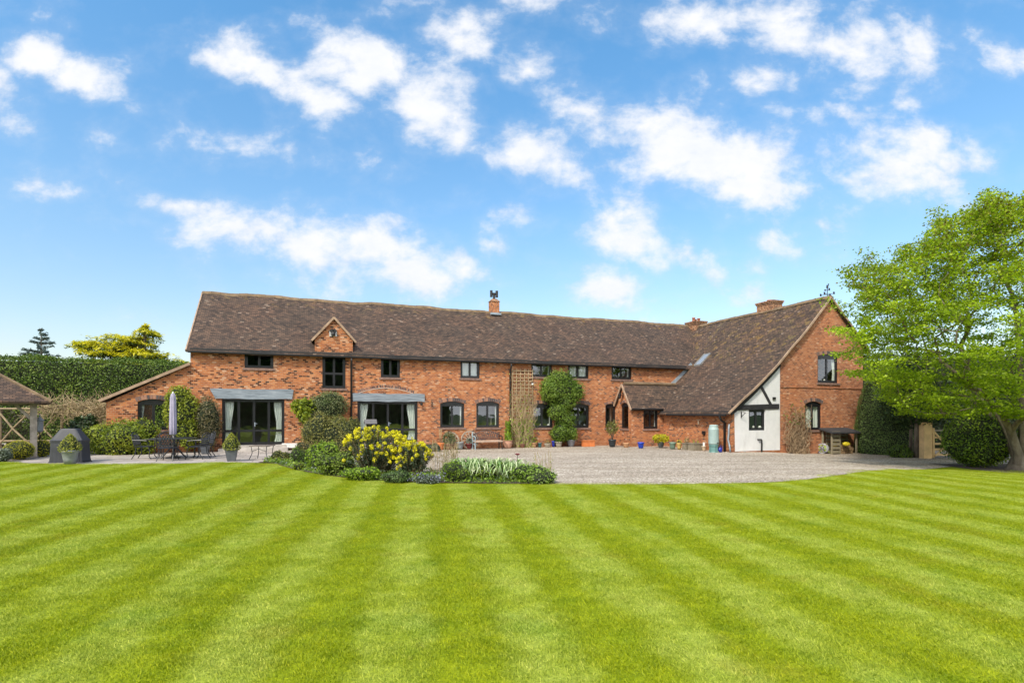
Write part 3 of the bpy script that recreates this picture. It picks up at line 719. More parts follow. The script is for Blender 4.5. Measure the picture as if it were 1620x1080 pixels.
# ---- roofs (sagging sheets with thickness)
def sag(a, b): return .028 * math.sin(a * .9 + 1) * math.sin(b * .8) + .018 * math.sin(a * 2.3 + b) + .012 * math.sin(a * 4.1)
def roof_sheet(name, rows, m, th=.09, parent=house, lip=True):
    """rows: list of rows of (a,b,z,u,v); bottom row first"""
    mb = MB(); n = len(rows[0])
    def pt(q, d=0): return (q[0], q[1], q[2] + (sag(q[0], q[1]) if sagon else 0) - d)
    for r0, r1 in zip(rows, rows[1:]):
        for i in range(n - 1):
            mb.face([pt(r0[i]), pt(r0[i + 1]), pt(r1[i + 1]), pt(r1[i])], [r0[i][3:], r0[i + 1][3:], r1[i + 1][3:], r1[i][3:]])
            mb.face([pt(r0[i], th), pt(r1[i], th), pt(r1[i + 1], th), pt(r0[i + 1], th)], [(0, 0)] * 4)
    def side(l):
        for p, q in zip(l, l[1:]): mb.face([pt(p), pt(p, th), pt(q, th), pt(q)], [(p[3], p[4]), (p[3] + .01, p[4]), (q[3] + .01, q[4]), (q[3], q[4])])
    side(rows[0]); side([r[0] for r in rows]); side([r[-1] for r in rows]); side(rows[-1])
    return mb.build(name, m, parent)
sagon = True
def lin(a, b, n): return [a + (b - a) * i / n for i in range(n + 1)]
k = math.hypot(RB - B, ZR - ZE) / (RB - B)
rows = []
for b in lin(B - .22, RB, 14):
    ar = valley(max(b, B - .22)) + .12
    rows.append([(a, b, mainz(b), a, (b - B) * k) for a in lin(AL - .12, ar, 60)])
roof_sheet('roof', rows, M['tile'])
roof_sheet('rear_roof', [[(a, RB + (14.3 - RB) * t, ZR - .01 - (14.3 - RB) * t * .83, -a, 5 - t * 5) for a in lin(AL - .12, 6.5, 30)] for t in (0, .5, 1)], M['tile'])
def arc(a): return (a + .37) * (1.22 + .02 * a)
rows = [[(a, b, catz(a), -b, arc(a)) for b in lin(-.16, B + .015, 18)] for a in lin(-.37, AR, 22)]
roof_sheet('catslide_roof', rows, M['tile'])
rows = []
for b in lin(B + .02, 14, 24):
    v0 = min(AR - .02, valley(min(b, RB)) - .02)
    rows.append([(a, b, catz(a) + .004, -b, arc(a)) for a in lin(v0, AR, 10)])
roof_sheet('upper_roof', rows, M['tile'])
roof_sheet('right_roof', [[(a, b, rz2(a), b, (9 - a) * 1.37) for b in lin(-.16, 14, 20)] for a in lin(8.85, AR + .01, 5)], M['tile'])
sagon = False
# lean-to roof
zl0, zl1 = 2.33, 3.93
roof_sheet('lean_to_roof', [[(a, b, zl0 + (a + 26.1) * (zl1 - zl0) / (AL + 26.1), b, (a + 26) * 1.12) for b in lin(B - .12, 13.8, 5)] for a in (-26.1, -24.5, AL - .01)], M['tile'], .07)
# ridges, verges
def capline(name, pts, r, m, n=6, parent=house): return MB().tube(pts, r, n).build(name, m, parent)
def ridge_caps(name, p0, p1, w=.15):
    mb = MB(); p0 = Vector(p0); p1 = Vector(p1); L = (p1 - p0).length; n = int(L / .4); d = (p1 - p0) / n
    side = Vector((0, 0, 1)).cross(d).normalized()
    for i in range(n):
        a = p0 + d * i; b = p0 + d * (i + .985); j = random.uniform(-.008, .012)
        a = a + Vector((0, 0, sag(a.x, a.y) + j)); b = b + Vector((0, 0, sag(b.x, b.y) + j))
        pr = [(-w, -.13), (-w * .55, -.01), (0, .035), (w * .55, -.01), (w, -.13)]
        A = [a + side * s + Vector((0, 0, z)) for s, z in pr]; Bq = [b + side * s + Vector((0, 0, z)) for s, z in pr]
        for q in range(4): mb.face([A[q], Bq[q], Bq[q + 1], A[q + 1]])
        mb.face(A)
    return mb.build(name, M['ridge'], house)
ridge_caps('ridge_tile', (AL - .13, RB, ZR + .02), (5.9, RB, ZR + .02))
ridge_caps('ridge_tile', (AR, -.18, 7.62), (AR, 13.9, 7.62))
mb = MB()
va = [(a, -.175, catz(a) - .03 + sag(a, -.16)) for a in lin(-.36, AR, 24)] + [(a, -.175, rz2(a) - .03) for a in lin(AR + .1, 8.8, 5)]
for p, q in zip(va, va[1:]): mb.bar(p, q, .05, .085)
mb.build('verge', M['verge'], house)
mb = MB()
for p, q in zip(lin(B - .2, RB, 10), lin(B - .2, RB, 10)[1:]): mb.bar((AL - .135, p, mainz(p) - .04 + sag(AL, p)), (AL - .135, q, mainz(q) - .04 + sag(AL, q)), .05, .1)
mb.build('verge', M['verge'], house)
MB().bar((-26.12, B - .14, zl0 - .02), (AL, B - .14, zl1 - .02), .05, .11).build('verge', M['verge'], house)
# gutters and eaves
def gutter(p0, p1, r=.045):
    mb = MB(); mb.tube([p0, p1], r, 8)
    mb.box(((p0[0] + p1[0]) / 2, (p0[1] + p1[1]) / 2, p0[2] + .02), (abs(p1[0] - p0[0]) + .02 if abs(p1[0] - p0[0]) > .1 else .09, abs(p1[1] - p0[1]) + .02 if abs(p1[1] - p0[1]) > .1 else .09, .02))
    return mb.build('gutter', M['blackmatt'], house, smooth=False)
gutter((AL - .05, B - .25, ZE - .24), (2.45, B - .25, ZE - .24)); 
MB().box(((AL + 2.6) / 2, B - .1, ZE - .13), (2.6 - AL, .16, .12)).build('fascia', M['beam'], house)
gutter((-.42, -.05, 1.72), (-.42, 4.3, 1.72), .05)
MB().box((-.2, 2.4, 1.86), (.26, 5.1, .12)).build('fascia', M['beam'], house)
def pipe(pts, r=.045, m=None, name='downpipe'): return MB().tube(pts, r, 8).build(name, m or M['blackmatt'], house, smooth=True)
for x in (806.5, 555.6):
    s, z = WM.px(x, 700); zz = .0 if x > 700 else .2
    pipe([(s, B - .25, ZE - .3), (s, B - .22, ZE - .45), (s, B - .07, ZE - .62), (s, B - .07, zz)])
# french door lintels (grey weathered oak), steps
def lintel(x0, y0, x1, y1, skew):
    s0, zt = WM.px(x0, y0); s1, zb = WM.px(x1, y1); mb = MB(); zt = (zt + WM.px(x1, y0)[1]) / 2; zb = (zb + WM.px(x0, y1)[1]) / 2
    n = 12; fr = []
    for i in range(n + 1):
        t = i / n; fr.append((s0 + (s1 - s0) * t, .012 * math.sin(t * 9) + .01 * math.sin(t * 23)))
    for (a, j), (a2, j2) in zip(fr, fr[1:]):
        o0 = skew if a == s0 else 0; o1 = -skew * .3 if a2 == s1 else 0
        P = [(a + o0, B - .06, zb + j), (a2 + o1, B - .06, zb + j2), (a2, B - .07, zt + j2), (a, B - .07, zt + j)]
        Q = [(x, B + .03, z) for x, y, z in P]
        mb.face(P); mb.face([P[3], P[2], Q[2], Q[3]]); mb.face([P[0], Q[0], Q[1], P[1]])
        if a == s0: mb.face([P[0], P[3], Q[3], Q[0]])
        if a2 == s1: mb.face([P[1], Q[1], Q[2], P[2]])
    mb.build('lintel', M['greywood'], house)
lintel(332, 615.4, 464.6, 631, .22); lintel(557.4, 622.5, 671.5, 635.0, .02)
# relieving arch above the second lintel: white mortar line + headers
s0, z0 = WM.px(566, 622); s1, _ = WM.px(655, 622); zc = WM.px(612, 613.8)[1]
mb = MB(); mv = MB(); n = 30
def arcz(t, up=0): return z0 + (zc - z0) * (1 - (2 * t - 1) ** 2) + up
pts = [(s0 + (s1 - s0) * i / n, B - .006, arcz(i / n)) for i in range(n + 1)]
for p, q in zip(pts, pts[1:]): mb.bar(p, q, .02, .022)
mb.build('arch_mortar', mat('pale_mortar', (.55, .48, .42), .9), house)
for i in range(34):
    t = (i + .15) / 34; t2 = (i + .85) / 34
    q = [(s0 + (s1 - s0) * t, arcz(t, .03)), (s0 + (s1 - s0) * t2, arcz(t2, .03)), (s0 + (s1 - s0) * t2 + (t2 - .5) * .05, arcz(t2, .15)), (s0 + (s1 - s0) * t + (t - .5) * .05, arcz(t, .15))]
    mv.face([(s, B - .005, z) for s, z in q])
mv.build('brick_arch', M['voussoir'], house)
M['stone'] = mat('pale_stone', (.40, .37, .34), .9, var=.25, vs=4, bump=.5)
for x0, x1, zz in ((348, 456, .30), (563, 664, .28)):
    a0, a1 = WM.px(x0, 705)[0], WM.px(x1, 705)[0]; mb = MB()
    mb.box(((a0 + a1) / 2, B - .28, zz / 2 - .0), (a1 - a0, .5, zz)); mb.box(((a0 + a1) / 2, B - .1, zz + .05), (a1 - a0 - .2, .16, .13)); bevel(mb.build('doorstep', M['stone'], house), .015)
# dormer
(da0, dz0), (da1, dz1) = WM.px(498, 550), WM.px(558, 550); dap, dzp = WM.px(527.4, 503)
dze = WM.px(498, 534)[1]; zb_ = ZE - .08
dd = 0.02
dm = MB(); dm.face([(da0, B - dd, zb_), (da1, B - dd, zb_), (da1, B - dd, dze), ((da0 + da1) / 2, B - dd, dzp), (da0, B - dd, dze)], [(da0, zb_), (da1, zb_), (da1, dze), (dap, dzp), (da0, dze)])
slope = (ZR - ZE) / (RB - B); be = B + (dze - ZE) / slope; br_ = B + (dzp - ZE) / slope; mid = (da0 + da1) / 2
dm.face([(da0, B - dd, zb_), (da0, B - dd, dze), (da0, be, dze)], [(0, zb_), (0, dze), (be - B, dze)]); dm.face([(da1, B - dd, zb_), (da1, be, dze), (da1, B - dd, dze)], [(0, zb_), (be - B, dze), (0, dze)])
dorm = dm.build('dormer', M['brick'], house)
dr = MB(); oh = .14; zo = dze - oh * (dzp - dze) / (mid - da0)
for sgn, ae in ((-1, da0 - oh), (1, da1 + oh)):
    bb = B + (zo - ZE) / slope
    dr.face([(ae, B - .1, zo + .05), (mid, B - .1, dzp + .05), (mid, br_ + .1, dzp + .05), (ae, bb + .1, zo + .05)], [(0, 0), (0, 1.4), (2, 1.4), (1, 0)])
    dr.face([(ae, B - .1, zo - .02), (ae, bb, zo - .02), (mid, br_, dzp - .02), (mid, B - .1, dzp - .02)])
dr.build('dormer_roof', M['tile'], dorm)
dv = MB(); dv.bar((da0 - oh, B - .12, zo + .01), (mid, B - .12, dzp + .01), .05, .09); dv.bar((da1 + oh, B - .123, zo + .01), (mid, B - .123, dzp + .01), .05, .09); dv.build('verge', M['verge'], dorm)
nb, nz = WM.px(527, 527.5)
MB().box((nb, B - .03, nz), (.34, .02, .26)).build('niche_panel', mat('pale_panel', (.55, .56, .56), .8, var=.25), dorm)
bl = MB(); bl.box((nb, B - .12, nz - .1), (.17, .14, .02)); bl.lathe([(.01, .14), (.05, .12), (.075, .03), (.1, 0), (.085, -.01)], (nb, B - .12, nz - .06), 10)
bl.bar((nb - .08, B - .12, nz - .1), (nb - .08, B - .12, nz + .06), .02); bl.bar((nb + .08, B - .12, nz - .1), (nb + .08, B - .12, nz + .06), .02)
bl.bar((nb - .12, B - .12, nz + .05), (nb, B - .12, nz + .17), .02, .16); bl.bar((nb + .12, B - .12, nz + .05), (nb, B - .12, nz + .17), .02, .16)
bl.build('niche_lantern', M['blackmatt'], dorm)
zc_ = at_b(1296, 613, 0)[1]
MB().box(((aw + 8.5) / 2, -.012, zc_), (8.5 - aw - .02, .04, .05)).build('string_course', M['brick_gable'], house)
# timber frame on the white wall
tb = MB(); dd = -.03
def tbar(p, q, w): 
    (s0, z0), (s1, z1) = at_b(*p, 0), at_b(*q, 0); tb.bar((s0, -.012 , z0), (s1, -.012, z1), .05, w)
tbar((1157, 645), (1232, 642.5), .24); tbar((1203, 610), (1219, 640), .13)
for a0, a1 in zip(lin(-.1, aw - .04, 5), lin(-.1, aw - .04, 5)[1:]): tb.bar((a0, -.022, catz(a0) - .24), (a1, -.022, catz(a1) - .24), .05, .22)
tb.build('timber_frame', M['beam'], house)
s, z = at_b(1224, 630, 0); MB().box((s, -.03, z), (.17, .05, .12)).build('vent', M['blackmatt'], house)
s, z = at_b(1172, 656, 0); br = MB(); br.bar((s, -.03, z - .14), (s, -.03, z + .16), .03); br.bar((s, -.04, z + .12), (s, -.3, z + .1), .02); br.bar((s, -.03, z - .1), (s, -.28, z + .1), .02)
br.build('bracket', M['blackmatt'], house)
s, z = at_b(1200, 695, 0); s2, z2 = at_b(1203, 717, 0)
pipe([(s - .05, .0, z), (s - .05, -.06, z), (s + .1, -.07, z), (s + .13, -.07, z - .05), (s2, -.07, z2 - .03)], .035, name='waste_pipe')
# catslide downpipe + curled hose
bp = at_a(1144, 700, 0)[0]
pipe([(-.42, .35, 1.7), (-.3, .38, 1.5), (-.07, .4, 1.35), (-.07, .4, -.1)], .055)
pipe([(-.05, .12, 1.3), (-.08, .12, 1.15), (-.1, .1, .9), (-.09, .16, .6), (-.1, .06, .35), (-.12, -.02, .05)], .04, M['lead'], 'drain_pipe')
# lead flashing catslide / main wall
fl = MB()
for a0, a1 in zip(lin(1.6, 3.1, 3), lin(1.6, 3.1, 3)[1:]): fl.bar((a0, B - .03, catz(a0) + .1), (a1, B - .03, catz(a1) + .1), .03, .2)
fl.build('flashing', M['lead'], house)
# skylight
(sb0, _), (sb1, _) = at_a(1102, 581, 2.6), at_a(1119, 560, 3.5)
def on_cat(px, py):
    best = min((abs(at_a(px, py, a)[1] - catz(a)), a) for a in lin(.5, 5.9, 400))
    return best[1], at_a(px, py, best[1])[0]
qs = [on_cat(*p) for p in ((1098.5, 580.5), (1108, 580), (1124, 560), (1115, 560.5))]
sk = MB(); a0 = (qs[0][0] + qs[1][0]) / 2; a1 = (qs[2][0] + qs[3][0]) / 2; b0 = (qs[0][1] + qs[3][1]) / 2; b1 = (qs[1][1] + qs[2][1]) / 2
b0, b1 = max(b0, b1), min(b0, b1)
c_ = (b0 + b1) / 2; b0, b1 = c_ + .25, c_ - .25; ac_ = (a0 + a1) / 2; a0, a1 = ac_ - .36, ac_ + .36
for (p, q) in (((a0, b0), (a1, b0)), ((a0, b1), (a1, b1)), ((a0, b0), (a0, b1)), ((a1, b0), (a1, b1))): sk.bar((p[0], p[1], catz(p[0]) + .06), (q[0], q[1], catz(q[0]) + .06), .07, .1)
skf = sk.build('skylight', mat('skylight_frame', (.20, .20, .20), .5), house)
MB().face([(a0, b0, catz(a0) + .09), (a0, b1, catz(a0) + .09), (a1, b1, catz(a1) + .09), (a1, b0, catz(a1) + .09)]).build('pane', mat('skylight_glass', (.22, .25, .29), .12, var=.05, spec=1), skf)
# chimneys
def chimney(a, b, z0, z1, w, d, cap, m, pots=()):
    mb = MB(); zc = z1 - .12 * cap
    def bb(w_, d_, q0, q1):
        for (x, y, x2, y2, l) in ((-w_, -d_, w_, -d_, 1), (w_, -d_, w_, d_, 0), (w_, d_, -w_, d_, 1), (-w_, d_, -w_, -d_, 0)):
            mb.face([(a + x / 2, b + y / 2, q0), (a + x2 / 2, b + y2 / 2, q0), (a + x2 / 2, b + y2 / 2, q1), (a + x / 2, b + y / 2, q1)], [(x + y, q0), (x2 + y2 * (1 - l) + (0 if l else 0), q0), (x2 + y2 * (1 - l), q1), (x + y, q1)] if l else [(y, q0), (y2, q0), (y2, q1), (y, q1)])
        mb.face([(a - w_ / 2, b - d_ / 2, q1), (a + w_ / 2, b - d_ / 2, q1), (a + w_ / 2, b + d_ / 2, q1), (a - w_ / 2, b + d_ / 2, q1)]); mb.face([(a - w_ / 2, b - d_ / 2, q0), (a - w_ / 2, b + d_ / 2, q0), (a + w_ / 2, b + d_ / 2, q0), (a + w_ / 2, b - d_ / 2, q0)])
    bb(w, d, z0, zc)
    for i in range(cap): bb(w + .07 * (i + 1), d + .07 * (i + 1), zc + i * .08, zc + (i + 1) * .08)
    c = mb.build('chimney', m, house)
    for (x, y, r, h) in pots: MB().lathe([(r * 1.1, 0), (r, .05), (r * .85, h - .06), (r * 1.1, h - .05), (r * 1.1, h), (r * .7, h), (r * .6, .1)], (a + x, b + y, zc + cap * .08), 12).build('chimney_pot', mat('pot_clay', (.35, .12, .06)), c, smooth=True)
    return c
a, _ = at_b(781.6, 485, RB); zt = at_b(781, 477, RB)[1]
c = chimney(a, RB, ZR - .35, zt, .52, .42, 0, M['brick'])
hd = MB(); hd.face([(a - .3, RB - .25, zt - .02), (a + .3, RB - .25, zt - .02), (a + .12, RB - .08, zt + .16), (a - .12, RB - .08, zt + .16)]); hd.face([(a - .3, RB + .25, zt - .02), (a + .3, RB + .25, zt - .02), (a + .12, RB + .08, zt + .16), (a - .12, RB + .08, zt + .16)][::-1])
hd.face([(a - .3, RB - .25, zt - .02), (a - .12, RB - .08, zt + .16), (a - .12, RB + .08, zt + .16), (a - .3, RB + .25, zt - .02)]); hd.face([(a + .3, RB - .25, zt - .02), (a + .3, RB + .25, zt - .02), (a + .12, RB + .08, zt + .16), (a + .12, RB - .08, zt + .16)]); hd.face([(a - .12, RB - .08, zt + .16), (a + .12, RB - .08, zt + .16), (a + .12, RB + .08, zt + .16), (a - .12, RB + .08, zt + .16)])
hd.build('chimney_shoulder', M['brick_old'], c)
cw = MB(); zq = zt + .12; cw.tube([(a, RB, zq), (a, RB, zq + .3)], .075, 10); cw.tube([(a - .17, RB, zq + .33), (a + .17, RB, zq + .33)], .07, 10)
for s in (-1, 1): cw.tube([(a + s * .17, RB, zq + .14), (a + s * .17, RB, zq + .52)], .08, 10)
cw.build('chimney_cowl', M['blackmatt'], c, smooth=False)
MB().box((a, RB - .3, ZR - .16), (.62, .2, .12)).build('flashing', M['lead'], c)
bq, zq = at_a(1105, 503, AR + .3); chimney(AR + .1, bq, 7.2, at_a(1105, 505, AR)[1], .78, .95, 3, M['brick_old'], ((-.2, 0, .1, .28), (.02, .1, .1, .2), (.22, 0, .1, .26)))
bq, zq = at_a(1214, 476, AR + .1); chimney(AR + .25, bq, 7.2, at_a(1214, 476.5, AR + .25)[1], .7, 1.15, 2, M['brick_old'], ((0, 0, .12, .12),))

# ---- porch
PA = None
# front corner of the porch at pixel (999, 709); its gable faces -a, back on the main wall
dpt = Vector(((999 - CX) / F, 1)); tY = 29.0
for _ in range(30):
    P = dpt * tY; b_ = -UY * (P.x - CXW) + UX * (P.y - CYW); a_ = UX * (P.x - CXW) + UY * (P.y - CYW)
    amain = at_b(974.6, 700, B)[0]; tY += (amain - a_) * .6
pa, pb = a_, b_
WP = Wall('a', pa); WPF = Wall('b', pb)
ze = at_a(1000, 642, pa)[1]; zap = at_a(985, 609, pa)[1]; pm = (pb + B) / 2
# left window of gable + front window
hp = [window(WP, (982.3, 636.7, 994, 677.5), 1, rise=.13, curt='', fw=.045, leaf=.035)]
hf = [window(WPF, (1018, 641.5, 1041.3, 678), 2, curt='r', zmax=ze - .09)]
rp = MB()
build_wall('porch_wall', WP, [(pb, -.3), (B - .003, -.3), (B - .003, ze), (pm, zap), (pb, ze)], hp, M['brick'])
build_wall('porch_wall', WPF, [(pa, -.3), (-.003, -.3), (-.003, ze), (pa, ze)], hf, M['brick'])
psl = (zap - ze) / (pm - pb); ro = .16
def pz(b): return zap - abs(b - pm) * psl
aend = lambda z: min(1.6, -.37 + max(0, (z - 1.85)) / .7) + .15
rows = [[(a, b, pz(b) + .06, a, (b - pb) * 1.5) for a in lin(pa - .12, aend(pz(b)), 12)] for b in lin(pb - ro, pm, 5)]
roof_sheet('porch_roof', rows, M['tile'], .07)
rows = [[(a, b, pz(b) + .06, -a, (B - b) * 1.5) for a in lin(pa - .12, aend(pz(b)), 8)] for b in lin(B - .01, pm, 4)]
roof_sheet('porch_roof', rows, M['tile'], .07)
mb = MB(); mb.bar((pa - .14, pb - ro, pz(pb - ro) + .02), (pa - .14, pm, zap + .02), .05, .1); mb.bar((pa - .143, B, pz(B) + .02), (pa - .143, pm, zap + .02), .05, .1); mb.build('verge', M['verge'], house)
gutter((pa - .1, pb - ro - .05, ze - .17), (aend(ze - .1) - .3, pb - ro - .05, ze - .17), .045)
MB().tube([(pa, pm, zap + .09), (1.35, pm, zap + .09)], .09, 7).build('ridge_tile', M['ridge'], house)
# porch lantern
lp = empty('wall_lantern', world(pa - .03, pm, zap - .55), HA, 'black iron lantern under the porch gable peak', 'lantern')
mb = MB(); mb.bar((0, 0, .1), (-.22, 0, .12), .025); mb.bar((0, 0, -.1), (-.18, 0, .1), .02); mb.box((-.01, 0, 0), (.02, .06, .3)); mb.build('bracket', M['blackmatt'], lp)
mb = MB(); mb.lathe([(.02, .1), (.1, .03), (.085, .02), (.06, -.16), (.03, -.2), (0, -.2)], (-.22, 0, 0), 8); mb.build('lantern_body', M['blackmatt'], lp)

# ================================================================== GARDEN
GREEN = leaf_mat('leaf_green', [(.04, .08, .012), (.08, .15, .02), (.14, .22, .03), (.21, .28, .045)])
LIME = leaf_mat('leaf_lime', [(.07, .12, .012), (.15, .21, .015), (.26, .31, .02), (.36, .36, .03)])
GOLDL = leaf_mat('leaf_gold', [(.16, .17, .01), (.36, .34, .012), (.52, .45, .015), (.62, .55, .03)])
OLIVE = leaf_mat('leaf_olive', [(.07, .085, .02), (.14, .155, .035), (.21, .21, .06), (.27, .21, .08)])
DARK = leaf_mat('leaf_dark', [(.008, .022, .006), (.018, .042, .010), (.035, .07, .014), (.07, .11, .02)], transl=.12)
YEW = leaf_mat('leaf_yew', [(.05, .10, .025), (.10, .17, .04), (.15, .23, .06), (.22, .30, .09)], transl=.15)
BROWN = leaf_mat('leaf_brown', [(.10, .07, .035), (.20, .15, .08), (.32, .25, .15), (.22, .22, .08)], transl=.1)
GREYG = leaf_mat('leaf_grey', [(.09, .12, .09), (.16, .20, .16), (.26, .31, .26)], transl=.15)
FRESH = leaf_mat('leaf_fresh', [(.08, .15, .012), (.16, .27, .018), (.26, .38, .03), (.36, .46, .07)])
MAPLE = leaf_mat('leaf_maple', [(.10, .15, .010), (.21, .31, .014), (.34, .46, .02), (.49, .60, .04)], transl=.5, ns=.8)
YEL = leaf_mat('petal_yellow', [(.42, .44, .01), (.66, .60, .012), (.82, .74, .025)], transl=.2)
WHITEP = leaf_mat('petal_white', [(.7, .7, .6), (.8, .8, .75)], transl=.2)
STRAP = leaf_mat('leaf_variegated', [(.10, .20, .05), (.22, .36, .12), (.50, .58, .34), (.68, .72, .52)], transl=.25)
BLUEP = leaf_mat('petal_blue', [(.12, .12, .22), (.22, .22, .38), (.2, .2, .2)], transl=.1)
REDP = leaf_mat('petal_red', [(.4, .08, .04), (.5, .12, .06)], transl=.1)

def sh(name, x0, x1, yt, yb, leafm, dens, L, label, cat, deep=.8, Y=None, seed=1, wr=.6, **k):
    """bush filling a stretch of the photo, standing on the ground at its foot"""
    g = G((x0 + x1) / 2, yb) if Y is None else Vector((((x0 + x1) / 2 - CX) / F * Y, Y, 0))
    if Y is not None: g.z = gz(g.x, g.y)
    s = g.y / F; rx = (x1 - x0) / 2 * s; top = HC + (HY - yt) * s; h = top - g.z; ry = rx * deep
    r = random.Random(seed); bl = [((0, 0, h * .38), (rx * .84, ry * .84, h * .5))]
    k.setdefault('amp', .30)
    for i in range(7):
        a = i * 1.05 + r.random(); q = r.uniform(.42, .62)
        bl.append(((rx * .52 * math.cos(a), ry * .52 * math.sin(a), h * r.uniform(.18, .66)), (rx * q * .95, ry * q * .95, h * r.uniform(.26, .40))))
    yy = g.y + ry * (.42 if cat == 'plant' else .6)
    return shrub(name, (((x0 + x1) / 2 - CX) / F * yy, yy, g.z), bl, leafm, dens, L, L * wr, label, cat, seed=seed, **k)

# ---- left: hedge, far trees, rustic fence
def hedge(name, p0, p1, h0, h1, th, leafm, dens, L, label, cat='hedge', bulge=.25, seed=3):
    p0 = Vector(p0); p1 = Vector(p1); d = p1 - p0; Ln = d.length; d.normalize(); nrm = Vector((d.y, -d.x))  # faces camera side
    PP, NN = [], []
    n = int(Ln * (h0 + h1) / 2 * dens); s = RNG.random(n) * Ln; v = RNG.random(n)
    top = h0 + (h1 - h0) * s / Ln + .05 * np.sin(s * 1.3) + .04 * np.sin(s * 3.1 + 1)
    z = v * top; off = -(bulge * vnoise(np.stack([s, z, z * 0], 1), 1.1, seed) * .6) + RNG.uniform(-.15, .12, n) + .5 * np.clip((v - .86) / .14, 0, 1) ** 2
    P = np.stack([p0.x + d.x * s - nrm.x * (off), p0.y + d.y * s - nrm.y * off, z], 1); PP.append(P); NN.append(np.tile([nrm.x, nrm.y, .25], (n, 1)))
    n2 = int(Ln * th * dens); s = RNG.random(n2) * Ln; t = RNG.random(n2) * th + .3
    top = h0 + (h1 - h0) * s / Ln + .05 * np.sin(s * 1.3) + .04 * np.sin(s * 3.1 + 1) + RNG.normal(size=n2) * .06
    PP.append(np.stack([p0.x + d.x * s - nrm.x * t, p0.y + d.y * s - nrm.y * t, top], 1)); NN.append(np.tile([0, 0, 1.], (n2, 1)))
    P = np.concatenate(PP); N = np.concatenate(NN); N += RNG.normal(size=N.shape) * .25
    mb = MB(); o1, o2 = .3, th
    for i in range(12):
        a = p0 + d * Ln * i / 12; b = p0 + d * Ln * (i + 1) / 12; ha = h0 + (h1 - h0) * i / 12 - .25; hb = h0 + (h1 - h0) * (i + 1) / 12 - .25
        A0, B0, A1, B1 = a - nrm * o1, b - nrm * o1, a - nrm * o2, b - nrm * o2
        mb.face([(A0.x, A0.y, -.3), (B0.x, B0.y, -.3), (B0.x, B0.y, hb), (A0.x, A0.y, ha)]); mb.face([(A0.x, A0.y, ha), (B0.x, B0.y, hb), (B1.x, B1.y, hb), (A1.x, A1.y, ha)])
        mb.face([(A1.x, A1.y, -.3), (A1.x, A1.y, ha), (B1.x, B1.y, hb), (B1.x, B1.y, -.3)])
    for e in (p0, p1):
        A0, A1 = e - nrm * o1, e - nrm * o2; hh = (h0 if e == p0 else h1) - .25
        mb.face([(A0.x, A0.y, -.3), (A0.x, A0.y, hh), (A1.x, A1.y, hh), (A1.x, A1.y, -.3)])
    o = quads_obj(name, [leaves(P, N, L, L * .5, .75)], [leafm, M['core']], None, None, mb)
    return tag(o, label, cat)
hp0 = atY(-200, 600, 27.5); hp1 = atY(300, 600, 34)
hedge('conifer_hedge', (hp0.x, hp0.y), (hp1.x, hp1.y), HC + (652 - 556) * 27.5 / F, HC + (652 - 572) * 34 / F, 2.4, DARK if 0 else leaf_mat('leaf_hedge', [(.03, .06, .008), (.07, .13, .012), (.12, .19, .018), (.21, .27, .03)], transl=.15), 330, .11, 'tall clipped dark green conifer hedge behind the left garden')

def conifer(name, x, Y, base_py, top_py, wpx, leafm, label, tiers, seed, dens=1.0):
    r = random.Random(seed); s = Y / F; root = empty(name, ((x - CX) * s, Y, 0), 0, label, 'tree')
    H = HC + (HY - top_py) * s; W_ = wpx * s / 2
    MB().tube([(0, 0, -.3), (.05, 0, H * .5), (0, 0, H)], [.22, .12, .02], 8).build('trunk', M['bark'], root, smooth=True)
    PP, NN, AA = [], [], []; br = MB()
    for k in range(tiers):
        t = k / (tiers - 1); z = H * (.12 + .86 * t); rad = W_ * (1 - t) ** .8 + .15
        m = max(4, int(9 * (1 - t) + 4))
        for j in range(m):
            a = r.random() * 6.28; ln = rad * r.uniform(.65, 1.12); dz_ = ln * .12
            e = Vector((math.cos(a) * ln, math.sin(a) * ln, z + dz_)); br.tube([(0, 0, z - .1), tuple(e)], [.04, .008], 4)
            n = int(95 * dens * ln / max(W_, .1)) + 14; q = RNG.random(n) ** .7; w_ = (RNG.normal(size=n)) * .16 * ln * (1.1 - q)
            P = np.stack([e.x * q - math.sin(a) * w_, e.y * q + math.cos(a) * w_, z + dz_ * q + RNG.normal(size=n) * .06], 1); PP.append(P)
            NN.append(np.tile([0, 0, 1.], (n, 1))); AA.append(np.tile([math.cos(a), math.sin(a), .1], (n, 1)))
    br.build('branches' if 0 else 'branch_frame', M['bark'], root)
    quads_obj('crown', [leaves(np.concatenate(PP), np.concatenate(NN), .30, .09, .6, np.concatenate(AA))], [leafm], root)
    return root
SPR = leaf_mat('leaf_spruce', [(.06, .09, .09), (.12, .17, .17), (.22, .29, .29)], transl=.08)
conifer('blue_spruce', 65, 44, 0, 519, 118, SPR, 'blue grey spruce with a pointed top poking above the left hedge', 22, 4)
